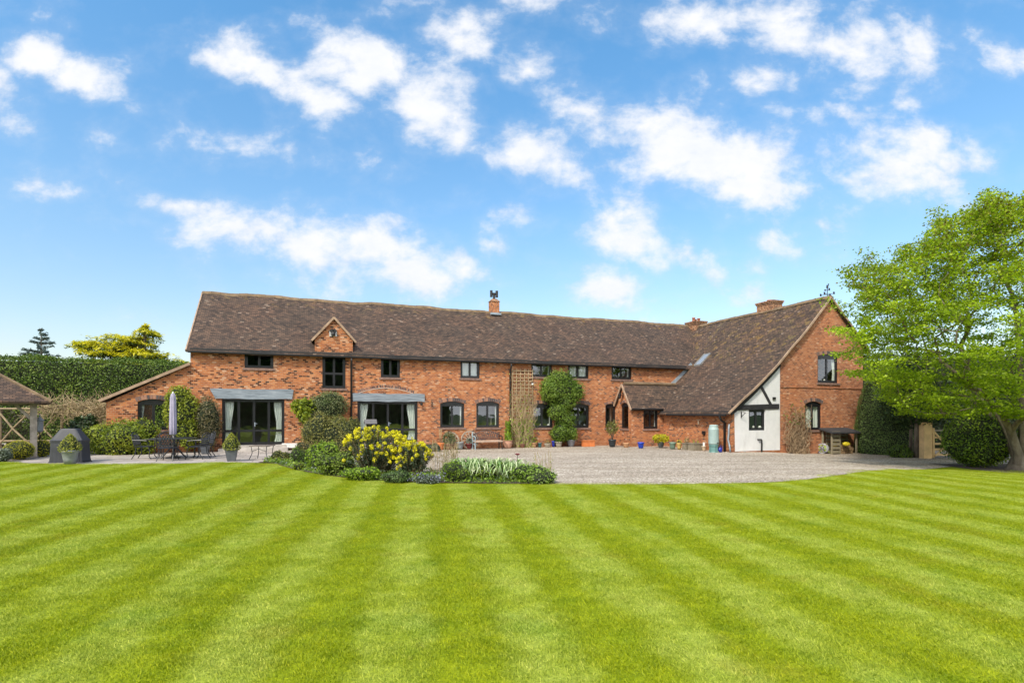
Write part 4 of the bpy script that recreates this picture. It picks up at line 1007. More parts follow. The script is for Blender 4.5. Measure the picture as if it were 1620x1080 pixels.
# golden cedar with flat tiers
def cedar():
    Y = 40; s = Y / F; x0 = 228; root = empty('golden_cedar', ((x0 - CX) * s, Y, 0), 0, 'spreading yellow green cedar with flat layered branches above the left hedge', 'tree')
    zz = lambda py: HC + (HY - py) * s; H = zz(514)
    MB().tube([(.2, 0, -.3), (.1, 0, H * .6), (0, 0, H)], [.3, .2, .03], 8).build('trunk', M['bark'], root, smooth=True)
    pads = [(223, 236, 518), (216, 254, 527), (150, 250, 535), (165, 245, 543), (103, 182, 544), (135, 240, 553), (115, 190, 549), (128, 232, 561), (195, 276, 562), (160, 277, 568), (150, 262, 574), (120, 240, 582), (110, 285, 592), (120, 290, 605)]
    PP, NN, AA = [], [], []; D_, DN = [], []; br = MB(); r = random.Random(3)
    for i, (a, b, py) in enumerate(pads):
        for kk in range(3):
            w_ = (b - a) * s / 2; cx = ((a + b) / 2 - x0) * s; cy = r.uniform(-1, 1) * w_ * .5; z = zz(py) + (r.uniform(-.08, .08) if kk else 0)
            if kk: w_ *= r.uniform(.4, .8); cx += r.uniform(-.4, .4) * w_
            n = int(330 * w_ / 2) + 40
            th = RNG.random(n) * 6.283; q = np.sqrt(RNG.random(n)); px_ = q * np.cos(th); py_ = q * np.sin(th)
            ed = 1 + .25 * np.sin(th * 5 + i) + .15 * np.sin(th * 11)
            X = cx + px_ * w_ * ed; Yy = cy + py_ * w_ * .55 * ed; Z = z + .10 * np.sin(X * 3 + i) + .07 * RNG.normal(size=n) - .25 * q ** 2 * .6 + (X - cx) * (-.03)
            out_ = np.stack([px_, py_, px_ * 0 + .05], 1)
            PP.append(np.stack([X, Yy, Z + .08], 1)); NN.append(np.tile([0, -.25, 1.], (n, 1))); AA.append(out_)
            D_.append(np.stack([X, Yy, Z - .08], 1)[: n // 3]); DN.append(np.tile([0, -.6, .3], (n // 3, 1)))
            br.tube([(0, 0, z - .5), (cx * .5, cy * .5, z - .2), (cx + w_ * .7 * (1 if cx > 0 else -1), cy, z)], [.09, .05, .015], 5)
    br.build('branch_frame', M['bark'], root)
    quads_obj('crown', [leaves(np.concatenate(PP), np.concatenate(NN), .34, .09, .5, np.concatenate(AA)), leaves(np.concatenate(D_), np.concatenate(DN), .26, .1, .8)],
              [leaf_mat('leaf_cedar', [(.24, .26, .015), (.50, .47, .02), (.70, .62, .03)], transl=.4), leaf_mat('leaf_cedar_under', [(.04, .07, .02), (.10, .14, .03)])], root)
cedar()
# rustic braced fence + dead climber on top
fY = 24.5; fn_ = empty('rustic_fence', atY(0, 652, fY) * 1, 0, 'rustic pole fence with crossed diagonal braces behind the open shelter', 'fence'); fn_.location.z = 0
s = fY / F; gzf = .16; topz = HC + (HY - 645) * s; M['pole'] = mat('rustic_pole', (.26, .20, .12), .9, var=.35, vs=4)
xs = [-110, -55, 0, 52, 97, 116, 158]
for x in xs: MB().tube([(x * s, 0, 0), (x * s + .03, 0, topz)], .055, 7).build('post', M['pole'], fn_)
for z in (topz - .05, .55): MB().tube([(-110 * s, -.05, z), (158 * s, -.05, z + .03)], .045, 6).build('rail', M['pole'], fn_)
for a, b in zip(xs[:4], xs[1:5]):
    MB().tube([(a * s, -.06, .4), ((a + b) / 2 * s, -.1, 1.2), (b * s, -.06, topz - .1)], .04, 6).build('brace', M['pole'], fn_); MB().tube([(a * s, -.12, topz - .1), ((a + b) / 2 * s, -.16, 1.1), (b * s, -.12, .4)], .04, 6).build('brace', M['pole'], fn_)
def twigs(n, fx, fy, fz, ln, r=.006, curl=.6, mb=None):
    mb = mb or MB()
    for _ in range(n):
        p = Vector((random.uniform(*fx), random.uniform(*fy), random.uniform(*fz))); d = Vector((random.gauss(0, 1), random.gauss(0, .3), random.gauss(.2, 1))).normalized(); pts = [tuple(p)]
        for _ in range(4):
            d = (d + Vector((random.gauss(0, curl), random.gauss(0, curl * .3), random.gauss(0, curl)))).normalized(); p = p + d * ln / 4; pts.append((p.x, p.y, max(.02, p.z)))
        mb.tube(pts, [r, r, r * .8, r * .6, r * .4], 4, cap=False)
    return mb
p = atY(128, 652, 24.2); cl = twigs(420, (-2.0, 2.1), (-.2, .25), (1.75, 2.25), .8, .011); cl = twigs(160, (.2, 2.1), (-.2, .2), (.9, 1.9), .9, .010, mb=cl)
P = np.stack([RNG.uniform(-2.0, 2.1, 1500), RNG.uniform(-.25, .3, 1500), RNG.uniform(1.7, 2.35, 1500)], 1)
P2 = np.stack([RNG.uniform(-2.0, .4, 500), RNG.uniform(-.25, .3, 500), RNG.uniform(.4, 2.2, 500)], 1)
tag(quads_obj('dead_climber', [leaves(P, P * 0 + [0, -1, .5], .07, .03, 1.2), leaves(P2, P2 * 0 + [0, -1, .5], .07, .05, 1.2)], [BROWN, OLIVE, M['twig']], None, (p.x, p.y, 0), (lambda m: (setattr(m, 'mi', [0] * len(m.mi)), m)[1])(cl)), 'straw coloured tangle of dead climber stems along the top of the rustic fence', 'climber')
P, N = shrub_pts([((-2.5, 0, 1), (4.2, .3, 1.25))], 150, seed=9)
tag(quads_obj('ivy_screen', [leaves(P, N, .10, .07, .9)], [leaf_mat('leaf_ivy', [(.02, .03, .01), (.06, .06, .03), (.12, .09, .05)])], None, tuple(atY(0, 652, 25.3).xy) + (0,)), 'dark brown green ivy growing through the fence behind the shelter', 'climber')
sh('spruce_bush', 112, 152, 652, 722, DARK, 260, .12, 'dark drooping evergreen bush between the barbecue cover and the fence', 'shrub', seed=5, Y=23.2)

# ---- open timber shelter, left edge
gp_ = atY(82, 640, 20.0); gr = empty('timber_shelter', (gp_.x, gp_.y, .1), math.atan2(.747, -.665), 'open timber garden shelter with a tiled pyramid roof at the left edge', 'shelter')
# local x runs from the near corner to the back, local y to the left
S_ = 4.1; ez = 2.02
M['oak'] = mat('weathered_oak', (.27, .235, .20), .85, var=.35, vs=5, bump=.5)
def gpt(x, y, z): return (x, y, z)
for i, (x, y) in enumerate(((.5, .5), (.5, S_ - .5), (S_ - .5, .5), (S_ - .5, S_ - .5))): bevel(MB().box((x, y, ez / 2), (.2, .2, ez + .1)).build('post', M['oak'], gr), .015)
for p0, p1 in (((.35, .5), (S_ - .35, .5)), ((.5, .35), (.5, S_ - .35)), ((.35, S_ - .5), (S_ - .35, S_ - .5)), ((S_ - .5, .35), (S_ - .5, S_ - .35))):
    MB().bar((p0[0], p0[1], ez + .1), (p1[0], p1[1], ez + .1), .13, .17).build('beam', M['oak'], gr)
for x, y, ax, ay_ in ((.5, .5, 1, 0), (.5, .5, 0, 1), (.5, S_ - .5, 1, 0), (.5, S_ - .5, 0, -1), (S_ - .5, .5, -1, 0), (S_ - .5, .5, 0, 1)):
    MB().bar((x + ax * .08, y + ay_ * .08, ez - .5), (x + ax * .5, y + ay_ * .5, ez - .0), .07, .1).build('brace', M['oak'], gr)
ap = (S_ / 2, S_ / 2, ez + 1.55); cs_ = [(0, 0, ez + .12), (S_, 0, ez + .12), (S_, S_, ez + .12), (0, S_, ez + .12)]
mb = MB()
for i in range(4):
    a, b = cs_[i], cs_[(i + 1) % 4]; L_ = S_; mb.face([a, ap, b] if i < 0 else [a, b, ap], [(0, 0), (L_, 0), (L_ / 2, 2.6)]); 
    a2, b2 = (a[0], a[1], a[2] - .07), (b[0], b[1], b[2] - .07); mb.face([a, a2, b2, b], [(0, 0), (0, .05), (L_, .05), (L_, 0)]); mb.face([a2, (ap[0], ap[1], ap[2] - .08), b2])
mb.build('roof', M['tile'], gr)
MB().tube([cs_[0], ap], .06, 6).build('hip_tile', M['ridge'], gr); MB().tube([cs_[1], ap], .06, 6).build('hip_tile', M['ridge'], gr)
# pale bench + chair in it
g = atY(4, 700, 19.6); be_ = empty('stone_bench', (g.x, g.y, .14), R(38), 'low pale bench with a curved seat end inside the open shelter', 'bench')
MB().box((-.4, 0, .36), (1.7, .5, .1), taper=1.05).build('seat', M['stone'], be_); MB().box((.0, 0, .15), (.3, .42, .3)).build('leg', M['stone'], be_); MB().box((-.9, 0, .15), (.3, .42, .3)).build('leg', M['stone'], be_)
bevel(MB().box((-.55, .35, .74), (.7, .1, .62)).build('backrest', M['lead'], be_), .03)
# grey hanging lantern on a post
g = G(63, 706); ln_ = empty('garden_lantern', (g.x - .2, 22.5, .16), 0, 'slim grey metal lantern on a thin pole behind the golden ball bushes', 'lantern')
k_ = 22.5 / F; ln_.location.x = (63 - CX) * k_; hz = HC - 24 * k_
MB().tube([(0, 0, 0), (0, 0, hz - .3)], .02, 6).build('pole', M['blackmatt'], ln_); MB().lathe([(.05, -.35), (.12, -.28), (.12, .1), (.16, .12), (.03, .28), (.02, .4)], (0, 0, hz), 8).build('lantern_body', M['lead'], ln_)

BALL = leaf_mat('leaf_box_gold', [(.12, .15, .008), (.28, .29, .010), (.42, .40, .012), (.50, .46, .02)])
def ball(name, x0, x1, yt, yb, leafm, label, dens=900, L=.045, amp=.05, sq=1.0, seed=1, Y=None, cat='shrub', dp=1.0):
    g = G((x0 + x1) / 2, yb); s = g.y / F; rx = (x1 - x0) / 2 * s; rz = (yb - yt) / 2 * s
    return shrub(name, (((x0 + x1) / 2 - CX) / F * (g.y + rx * dp), g.y + rx * dp, g.z), [((0, 0, rz), (rx, rx * dp, rz))], leafm, dens, L, L * .6, label, cat, amp=amp, thick=.12, seed=seed, cs=.92)
ball('golden_box_bush', 9, 50, 698, 729, BALL, 'rounded golden box bush in front of the shelter post')
ball('golden_box_bush', 53, 80, 696, 724, BALL, 'second golden bush half hidden by the barbecue cover', seed=4)
sh('lavender_clump', -14, 15, 708, 731, GREYG, 700, .09, 'grey green spiky clump at the left edge of the lawn', 'plant', seed=6, wr=.25)
sh('laurel_bush', 137, 248, 661, 723, leaf_mat('leaf_laurel', [(.08, .13, .014), (.16, .22, .018), (.27, .32, .028), (.38, .38, .04)]), 420, .085, 'big rounded green bush with small white flowers below the lean-to window', 'shrub', deep=.55, seed=11, Y=21.4)

# ---- barbecue under cover
g = G(98, 732.5); s = g.y / F; bb = empty('covered_barbecue', (g.x, g.y + .35, g.z), R(12), 'barbecue hidden under a dark grey fabric cover on the patio', 'barbecue')
M['cover'] = mat('cover_fabric', (.035, .038, .048), .6, var=.25, vs=3, bump=.3, bs=9)
W2 = 24 * s
def coverpt(t, v):
    # t around 0..1, v up 0..1
    a = t * 2 * math.pi; c, s_ = math.cos(a), math.sin(a); e = .32
    x = math.copysign(abs(c) ** e, c); y = math.copysign(abs(s_) ** e, s_)
    prof = [(0, 1.0), (.12, .97), (.58, .94), (.66, .98), (.97, .52), (1.0, .46)]
    for (v0, r0), (v1, r1) in zip(prof, prof[1:]):
        if v <= v1: r = r0 + (r1 - r0) * (v - v0) / (v1 - v0); break
    fold = 1 + .035 * math.sin(a * 9 + 1) * (1 - v) + .02 * math.sin(a * 17) * (1 - v)
    return (x * W2 * r * fold, y * .32 * (r if v < .7 else r * .9) * fold, v * 1.14 + .01 * math.sin(a * 7) * (v < .05))
mb = MB(); n = 72; vs_ = [0, .06, .15, .3, .45, .58, .62, .66, .7, .97, 1.0]
for v in vs_: mb.v += [coverpt(i / n, v) for i in range(n)]
for j in range(len(vs_) - 1):
    for i in range(n): mb.f.append((j * n + i, j * n + (i + 1) % n, (j + 1) * n + (i + 1) % n, (j + 1) * n + i)); mb.uv.append([(0, 0)] * 4); mb.mi.append(0)
mb.f.append(tuple((len(vs_) - 1) * n + i for i in range(n))); mb.uv.append([(0, 0)] * n); mb.mi.append(0)
mb.build('cover', M['cover'], bb, smooth=False)
MB().box((W2 * .62, -.34, .55), (.16, .015, .05)).build('strap', M['iwhite'], bb)
for x in (-.5, .5): MB().tube([(x, -.22, 0), (x, .22, 0)], .05, 10).build('wheel', M['blackmatt'], bb)

# ---- pots
def pot_mat(name, col, rough=.6, spec=.5): return mat(name, col, rough, var=.22, vs=7, spec=spec)
PM = dict(zinc=pot_mat('zinc', (.22, .24, .25), .5), slate=pot_mat('slate_pot', (.09, .10, .115), .6), terra=pot_mat('terracotta', (.40, .17, .09), .9), terrap=pot_mat('pale_terracotta', (.40, .22, .15), .9), orange=pot_mat('orange_clay', (.55, .17, .05), .8),
  brown=pot_mat('brown_clay', (.20, .09, .06), .8), ox=pot_mat('oxblood_glaze', (.12, .02, .02), .25), teal=pot_mat('teal_glaze', (.03, .12, .13), .3), blue=pot_mat('blue_glaze', (.012, .05, .42), .2), dkblue=pot_mat('dark_blue_glaze', (.015, .03, .30), .2), stone=pot_mat('stone_pot', (.34, .30, .24), .95),
  grey=pot_mat('grey_bowl', (.16, .16, .18), .6), black=pot_mat('black_pot', (.02, .028, .035), .4), tan=pot_mat('tan_bowl', (.42, .23, .12), .8), pattern=pot_mat('patterned_bowl', (.07, .08, .085), .5), sage=pot_mat('sage_glaze', (.14, .21, .16), .45), yel=pot_mat('ochre_pot', (.48, .33, .10), .8), wood=pot_mat('grey_wood', (.20, .17, .12), .9), cream=pot_mat('cream_pot', (.50, .38, .26), .9))
def against(g, px, wpx):
    if px < 600: return g
    a = UX * (g.x - CXW) + UY * (g.y - CYW); b = -UY * (g.x - CXW) + UX * (g.y - CYW); r = wpx / 2 * g.y / F
    if px < 975: lim = B - .12 - 2 * r; aa = at_b(px, 700, min(b, lim))[0]; bb_ = min(b, lim)
    elif px < 1044: bb_ = min(b, pb - .08 - 2 * r); aa = at_b(px, 700, bb_)[0]
    else:
        aa = min(a, -.10 - r * 1.3); bb_ = at_a(px, 700, aa)[0]
    P = world(aa, bb_); P.z = gz(P.x, P.y); return P
def pot(name, px, y0, y1, wpx, pm, label, shape='round', plant=None, Y=None, cat='plant pot', group=None, off=0):
    g = G(px, y1) if Y is None else None
    if g is None: g = Vector(((px - CX) / F * Y, Y, 0)); g.z = gz(g.x, g.y)
    g = against(g, px, wpx)
    s = g.y / F; h = max(.12, (y1 - y0) * s); r = wpx / 2 * s
    root = empty(name, (g.x, g.y + r * .9, g.z + .015), HA * (shape in ('square', 'box')), label, cat, group); m = PM[pm]; mb = MB()
    if shape == 'square':
        c = .72 if name != 'square_planter' else .95
        mb.lathe([(0, 0), (r * 1.2 * c, 0), (r * 1.33, h * .93), (r * 1.41, h * .93), (r * 1.41, h), (r * 1.25, h), (r * 1.2, h * .85), (0, h * .85)], (0, 0, 0), 4)
    elif shape == 'box': 
        mb.box((0, 0, h * .45), (2 * r, r * 1.1 if r > .3 else r * 1.7, h * .9)); mb.box((0, 0, h * .94), (2 * r + .05, (r * 1.1 if r > .3 else r * 1.7) + .05, h * .11))
    else:
        pr = dict(round=[(.62, 0), (.78, .35), (.92, .8), (1.02, .84), (1.02, 1.0), (.88, 1.0), (.8, .8)], bowl=[(.5, 0), (.55, .05), (.82, .4), (.98, .82), (1.05, .9), (1.02, 1.0), (.88, .98), (.8, .8)],
                  urn=[(.6, 0), (.75, .2), (.98, .6), (.95, .8), (.85, .88), (1.0, .95), (1.0, 1.0), (.82, 1.0), (.75, .85)])[shape]
        mb.lathe([(0, 0)] + [(a * r, b * h) for a, b in pr] + [(0, h * .82)], (0, 0, 0), 20)
    o = mb.build('pot', m, root, smooth=shape not in ('square', 'box'))
    if plant: plant(root, r, h)
    return root
def p_cone(leafm, hpx_ratio, rr, dens=1500):
    def f(root, r, h):
        H = h * hpx_ratio; rb = r * rr
        n = int(dens * math.pi * rb * H * 1.3); z = RNG.random(n) ** 1.25; th = RNG.random(n) * 6.283
        pr = np.interp(z, [0, .12, .35, .7, .9, 1], [.78, .98, .95, .55, .25, .04]); q = rb * pr * (1 + .07 * np.sin(th * 5 + z * 9) + .06 * RNG.normal(size=n))
        P = np.stack([q * np.cos(th), q * np.sin(th), h * .86 + z * H], 1); N = np.stack([np.cos(th), np.sin(th), .4 + 0 * z], 1)
        mb = MB(); mb.lathe([(rb * a * .88, h * .86 + b * H) for a, b in ((0, .0), (.75, .02), (.95, .15), (.9, .38), (.5, .72), (.03, .97))], (0, 0, 0), 12)
        quads_obj('foliage', [leaves(P, N, .045, .03, .7)], [leafm, M['core']], root, None, mb)
    return f
def p_bush(leafm, w_, hh, L=.06, dens=500, flowers=None, lift=0, wr=.6):
    def f(root, r, h):
        R_ = r * w_; H = h * hh; bl = [((0, 0, h * .9 + lift * h + H * .5), (R_, R_, H * .55)), ((R_ * .4, 0, h * .9 + lift * h + H * .4), (R_ * .6, R_ * .6, H * .4)), ((-R_ * .4, -.02, h * .9 + lift * h + H * .45), (R_ * .6, R_ * .6, H * .45))]
        P, N = shrub_pts(bl, dens, .25, .5, 3); gs = [leaves(P, N, L, L * wr, .9)]; ms = [leafm]
        if flowers: k_ = RNG.random(len(P)) < .12; gs.append(leaves(P[k_] + N[k_] * .02, N[k_], L * 1.1, L, .4)); ms.append(flowers)
        mb = MB(); ni = len(ms)
        for i in range(7): a = i * .9; mb.tube([(0, 0, h * .8), (math.cos(a) * R_ * .25, math.sin(a) * R_ * .25, h + lift * h * .8), (math.cos(a) * R_ * .5, math.sin(a) * R_ * .5, h * .9 + lift * h + H * .5)], [.012, .01, .004], 4)
        ms.append(M['bark']); quads_obj('foliage', gs, ms, root, None, mb)
    return f
def p_tall(leafm, hh, w_=.8, L=.09, n=260):
    def f(root, r, h):
        z = RNG.random(n); th = RNG.random(n) * 6.283; q = r * w_ * RNG.random(n) ** .5 * (1 - .3 * z)
        P = np.stack([q * np.cos(th), q * np.sin(th), h * .9 + z * h * hh], 1); A = np.stack([np.cos(th) * .4, np.sin(th) * .4, 1 + 0 * z], 1)
        mb = MB()
        for i in range(8): a = i * .8; mb.tube([(0, 0, h * .8), (math.cos(a) * r * w_ * .5, math.sin(a) * r * w_ * .5, h * .9 + h * hh * .95)], [.01, .004], 4)
        quads_obj('foliage', [leaves(P, np.stack([np.cos(th), np.sin(th), .3 + 0 * z], 1), L, L * .3, .6, A)], [leafm, M['twig']], root, None, mb)
    return f
BOXV = leaf_mat('leaf_box_varieg', [(.07, .10, .012), (.19, .22, .02), (.38, .38, .06), (.46, .42, .10)])
GP = 'pots along the house wall'
pot('topiary_pot', 102.3, 713, 735, 23.5, 'zinc', 'round grey zinc pot with a clipped cone bush beside the covered barbecue', plant=p_cone(BOXV, 1.32, 1.22))
pot('topiary_pot', 362, 710, 730, 18.5, 'slate', 'square dark slate pot with a clipped cone bush in front of the left french doors', 'square', p_cone(BOXV, 1.38, 1.35))
pot('topiary_pot', 321, 704, 719, 14, 'slate', 'square grey planter with an upright golden shrub behind the garden chairs', 'square', p_cone(GOLDL, 1.15, 1.0))
pot('terracotta_pot', 696, 698.5, 709.6, 12.5, 'orange', 'bright orange terracotta bowl with bare twigs by the right french doors', 'bowl', p_tall(BROWN, 2.2, .8, .06, 30), group=GP)
pot('clay_pot', 709.6, 698.5, 708, 12, 'brown', 'brown clay pot holding a rounded green bush in front of the far cart wheel', 'round', p_bush(leaf_mat('leaf_potbush', [(.05, .08, .03), (.11, .15, .06), (.2, .24, .1)]), 1.7, 2.0, .07), group=GP)
pot('clay_pot', 718.5, 699, 707, 7, 'brown', 'small red brown clay pot squeezed behind the grey bucket', 'round', group=GP)
pot('zinc_bucket', 727, 698, 710, 12.5, 'zinc', 'pale grey metal bucket left of the near cart wheel', 'round', group=GP)
pot('glazed_pot', 741.8, 701, 710, 11, 'ox', 'dark oxblood glazed pot with a silvery plant before the cart wheel', 'round', p_bush(GREYG, 1.05, 1.0, .06), group=GP)
pot('terracotta_jar', 803.5, 695, 707.8, 15, 'terrap', 'big pale terracotta jar with a tall upright plant right of the bench', 'urn', p_tall(FRESH, 2.4, .75, .16, 420), group=GP)
pot('clay_bowl', 826.5, 702, 708.3, 9, 'brown', 'low brown bowl at the foot of the trellis', 'bowl', group=GP)
pot('flower_pot', 845.3, 700, 707.5, 8, 'tan', 'small tan pot of yellow and green flowers right of the trellis', 'round', p_bush(GREEN, 1.2, 1.3, .05, 500, YEL), group=GP)
pot('teal_pot', 854, 699.5, 706.5, 7, 'teal', 'little teal glazed pot near the yellow flowers', 'round', group=GP)
pot('stone_trough', 866.5, 700.5, 706.5, 11, 'stone', 'shallow pale stone trough with low leaves', 'bowl', p_bush(OLIVE, .9, 1.0, .04), group=GP)
pot('blue_pot', 875.7, 695.8, 705.3, 5.6, 'dkblue', 'tall narrow royal blue pot under the round wall shrub', 'round', group=GP)
pot('stone_pot', 884.3, 698.5, 707, 11.5, 'stone', 'ribbed pale stone pot with grassy leaves under the round wall shrub', 'round', p_tall(FRESH, 1.1, 1.0, .12, 200), group=GP)
pot('grey_bowl', 904, 695.8, 707, 14, 'grey', 'wide dark grey bowl with feathery greens right of the wall shrub', 'bowl', p_bush(FRESH, .75, .6, .05), group=GP)
pot('timber_planter', 931.5, 696, 705.8, 19, 'orange', 'empty orange brown wooden trough between the grey bowl and the dark pot', 'box', group=GP).scale = (1, 1, 1)
pot('dark_pot', 969.6, 695.6, 707.6, 12.6, 'black', 'dark pot with a small standard olive tree beside the porch', 'round', p_bush(OLIVE, 1.55, 1.55, .09, 330, lift=.9), group=GP)
pot('tan_bowl', 991.5, 701, 708.3, 11, 'tan', 'low tan bowl under the narrow arched porch window', 'bowl', group=GP)
pot('blue_pot', 1015, 700, 709.6, 10.6, 'blue', 'bright cobalt blue pot below the porch front window', 'round', group=GP)
pot('patterned_bowl', 1046.8, 699, 709, 11, 'pattern', 'dark patterned bowl with a spreading yellow green plant', 'bowl', p_bush(GOLDL, 2.3, 1.2, .10, 420), group=GP)
pot('sage_pot', 1065.5, 700, 711, 11, 'sage', 'sage green glazed pot right of the yellow leaved plant', 'round', group=GP)
pot('ochre_pot', 1075.5, 701, 711.4, 7.5, 'yel', 'small ochre pot with yellow blooms next to the sage green pot', 'round', p_bush(GREEN, 1.1, .5, .05, 600, YEL), group=GP)
pot('square_planter', 1088, 701, 712, 10.5, 'wood', 'square grey wooden planter left of the long wooden trough', 'box', p_bush(OLIVE, .9, .9, .05, 300), group=GP)
pot('wooden_trough', 1102.5, 701.5, 713, 17, 'wood', 'long grey wooden trough with thin green shoots near the water butt', 'box', p_bush(FRESH, .7, .7, .05, 150), group=GP)
pot('cream_pot', 1114.8, 706, 713.5, 7, 'cream', 'tiny cream pot with a white candle beside the water butt', 'round', (lambda root, r, h: MB().tube([(0, 0, h * .8), (0, 0, h * 1.75)], r * .5, 10).build('candle', M['iwhite'], root)), group=GP)

# ---- water butt
g = against(G(1131.5, 716), 1131.5, 16); g.y -= .1; s = g.y / F; wb = empty('water_butt', (g.x, g.y + .3, g.z), HA, 'pale green ribbed plastic water butt on a darker stand by the downpipe', 'water butt')
r = 8.0 * s; hS = 13 * s; hT = 43.5 * s; WBM = mat('butt_plastic', (.30, .40, .39), .55, var=.08); WB2 = mat('butt_stand', (.10, .21, .20), .55, var=.1)
pr = [(0, hS), (r * .92, hS)]; n = 14
for i in range(n): z = hS + .03 + (hT - hS - .2) * i / n; pr += [(r * .95, z), (r * 1.0, z + .012), (r * 1.0, z + .04), (r * .95, z + .052)]
pr += [(r * .93, hT - .14), (r * .8, hT - .05)]
MB().lathe(pr, n=28).build('barrel', WBM, wb, smooth=True); MB().lathe([(r * .82, hT - .06), (r * .86, hT - .05), (r * .86, hT - .01), (r * .7, hT + .02), (0, hT + .03)], n=24).build('lid', WBM, wb, smooth=True)
MB().lathe([(r * 1.0, 0), (r * .9, .05), (r * .86, hS * .7), (r * .97, hS * .8), (r * .97, hS - .003), (0, hS - .003)], n=8).build('stand', WB2, wb); MB().bar((0, -r - .08, hS + .07), (0, -r + .02, hS + .07), .03).build('tap', M['blackmatt'], wb)
wc = G(1141.5, 716); wcr = empty('watering_can', (wc.x, wc.y + .2, wc.z), HA, 'small dark blue watering can standing by the black downpipe', 'watering can')
MB().lathe([(0, 0), (.11, 0), (.1, .2), (.04, .24)], n=14).build('body', PM['dkblue'], wcr, smooth=True); MB().tube([(-.08, 0, .05), (-.2, -.05, .2), (-.26, -.06, .28)], [.02, .015, .02], 6).build('spout', PM['dkblue'], wcr); MB().tube([(.0, 0, .23), (.06, 0, .33), (.15, 0, .28), (.1, 0, .08)], .01, 5).build('handle', PM['dkblue'], wcr)
br_ = empty('broom', tuple(G(1137.5, 716).xy) + (0,), HA, 'thin wooden broom handle leaning between water butt and downpipe', 'broom'); MB().tube([(0, .15, 0), (.12, .35, 1.3)], .014, 6).build('handle', M['pole'], br_); MB().box((0, .14, .04), (.22, .06, .09), taper=.7).build('brush_head', M['twig'], br_)
# wall light + ornament on side wall
b_, z_ = at_a(1115, 684, 0); wl = empty('wall_light', world(-.01, b_, z_), HA, 'small black box light on the brick wall left of the water butt', 'wall light'); MB().box((-.06, 0, 0), (.12, .13, .16)).build('lamp_housing', M['black'], wl); MB().box((-.03, 0, -.11), (.05, .07, .05)).build('sensor', M['black'], wl)
b_, z_ = at_a(1106, 667, 0); wo = MB(); wo.tube([(-.03, 0, -.14), (-.05, .0, .06)], [.05, .03], 6); wo.box((-.03, 0, .1), (.03, .28, .03)); wo_ = wo.build('wall_ornament', PM['cream'], None); wo_.location = world(0, b_, z_); wo_.rotation_euler = (0, 0, HA); tag(wo_, 'pale bird shaped ornament hanging on the low brick side wall', 'ornament')

# ---- bench, cart wheels
bs, _ = at_b(773.5, 707, B - .9); bn = empty('garden_bench', world(bs, B - .9, 0.01), HA, 'wooden slatted garden bench with ornate iron back under the arched window', 'bench')
WOOD = mat('bench_wood', (.42, .31, .24), .8, var=.25); IRON = mat('pale_blue_iron', (.25, .33, .37), .6, var=.2); DIRON = mat('dark_iron', (.055, .05, .055), .6)
hwB = .68
for i in range(4): MB().box((0, .1 + i * .1, .43), (hwB * 2, .075, .03)).build('slat', WOOD, bn)
MB().box((0, .02, .40), (hwB * 2 + .1, .03, .06)).build('front_rail', WOOD, bn)
mb = MB()
for i in range(13):
    x = -hwB + .06 + i * (2 * hwB - .12) / 12; top = .80 + .12 * math.cos(x / hwB * 1.4)
    mb.bar((x, .48, .5), (x + .11 * (1 if i < 12 else 0), .5, top - .03), .03, .02); mb.bar((x + (.11 if i < 12 else 0), .485, .5), (x, .505, top - .03), .03, .02)
mb.tube([(-hwB, .5, .74), (-hwB * .6, .5, .84), (-.2, .5, .90), (0, .5, .93), (.2, .5, .90), (hwB * .6, .5, .84), (hwB, .5, .74)], .022, 6); mb.tube([(-hwB, .48, .5), (hwB, .48, .5)], .018, 6)
mb.build('backrest', DIRON, bn)
for sx_ in (-1, 1):
    mb = MB(); x = sx_ * (hwB + .02); mb.tube([(x, .5, .86), (x, .47, .45), (x, .5, .0)], .03, 6); mb.tube([(x, .0, 0), (x, .04, .25), (x, .03, .42), (x, .0, .62), (x, .25, .66), (x, .48, .64)], .028, 6); mb.tube([(x, .03, .40), (x, .47, .42)], .025, 6); mb.tube([(x, .06, .2), (x, .25, .3), (x, .45, .2)], .015, 5)
    mb.build('end_frame', IRON if sx_ < 0 else M['blackmatt'], bn)
def cart_wheel(px, py, rpx, b, tilt, label):
    s_, z_ = at_b(px, py, b); P = world(s_, b, 0); r = rpx * P.y / F; root = empty('cart_wheel', world(s_, b, gz(P.x, P.y) + .01), HA, label, 'cart wheel', 'old cart wheels against the wall'); ww = mat('wheel_wood', (.33, .27, .21), .9, var=.4)
    def q(x, z): return (x, (z + r) * tilt, r + z)
    mb = MB(); n = 36
    for i in range(n):
        a0, a1 = 2 * math.pi * i / n, 2 * math.pi * (i + 1.02) / n; mb.bar(q((r - .035) * math.cos(a0), (r - .035) * math.sin(a0)), q((r - .035) * math.cos(a1), (r - .035) * math.sin(a1)), .05, .065)
    mb.build('rim', ww, root); MB().tube([(0, r * tilt - .12, r), (0, r * tilt + .08, r)], [.075, .09], 12).build('hub', M['blackmatt'], root)
    for i in range(12): a = i * math.pi / 6 + .1; MB().bar(q(.07 * math.cos(a), .07 * math.sin(a)), q((r - .06) * math.cos(a), (r - .06) * math.sin(a)), .03, .035).build('spoke', ww, root)
cart_wheel(744.4, 692.5, 14.5, B - .35, .25, 'spoked wooden cart wheel leaning on the wall left of the bench')
cart_wheel(714, 692, 14, B - .30, .22, 'spoked wooden cart wheel mostly hidden behind the potted round bush')

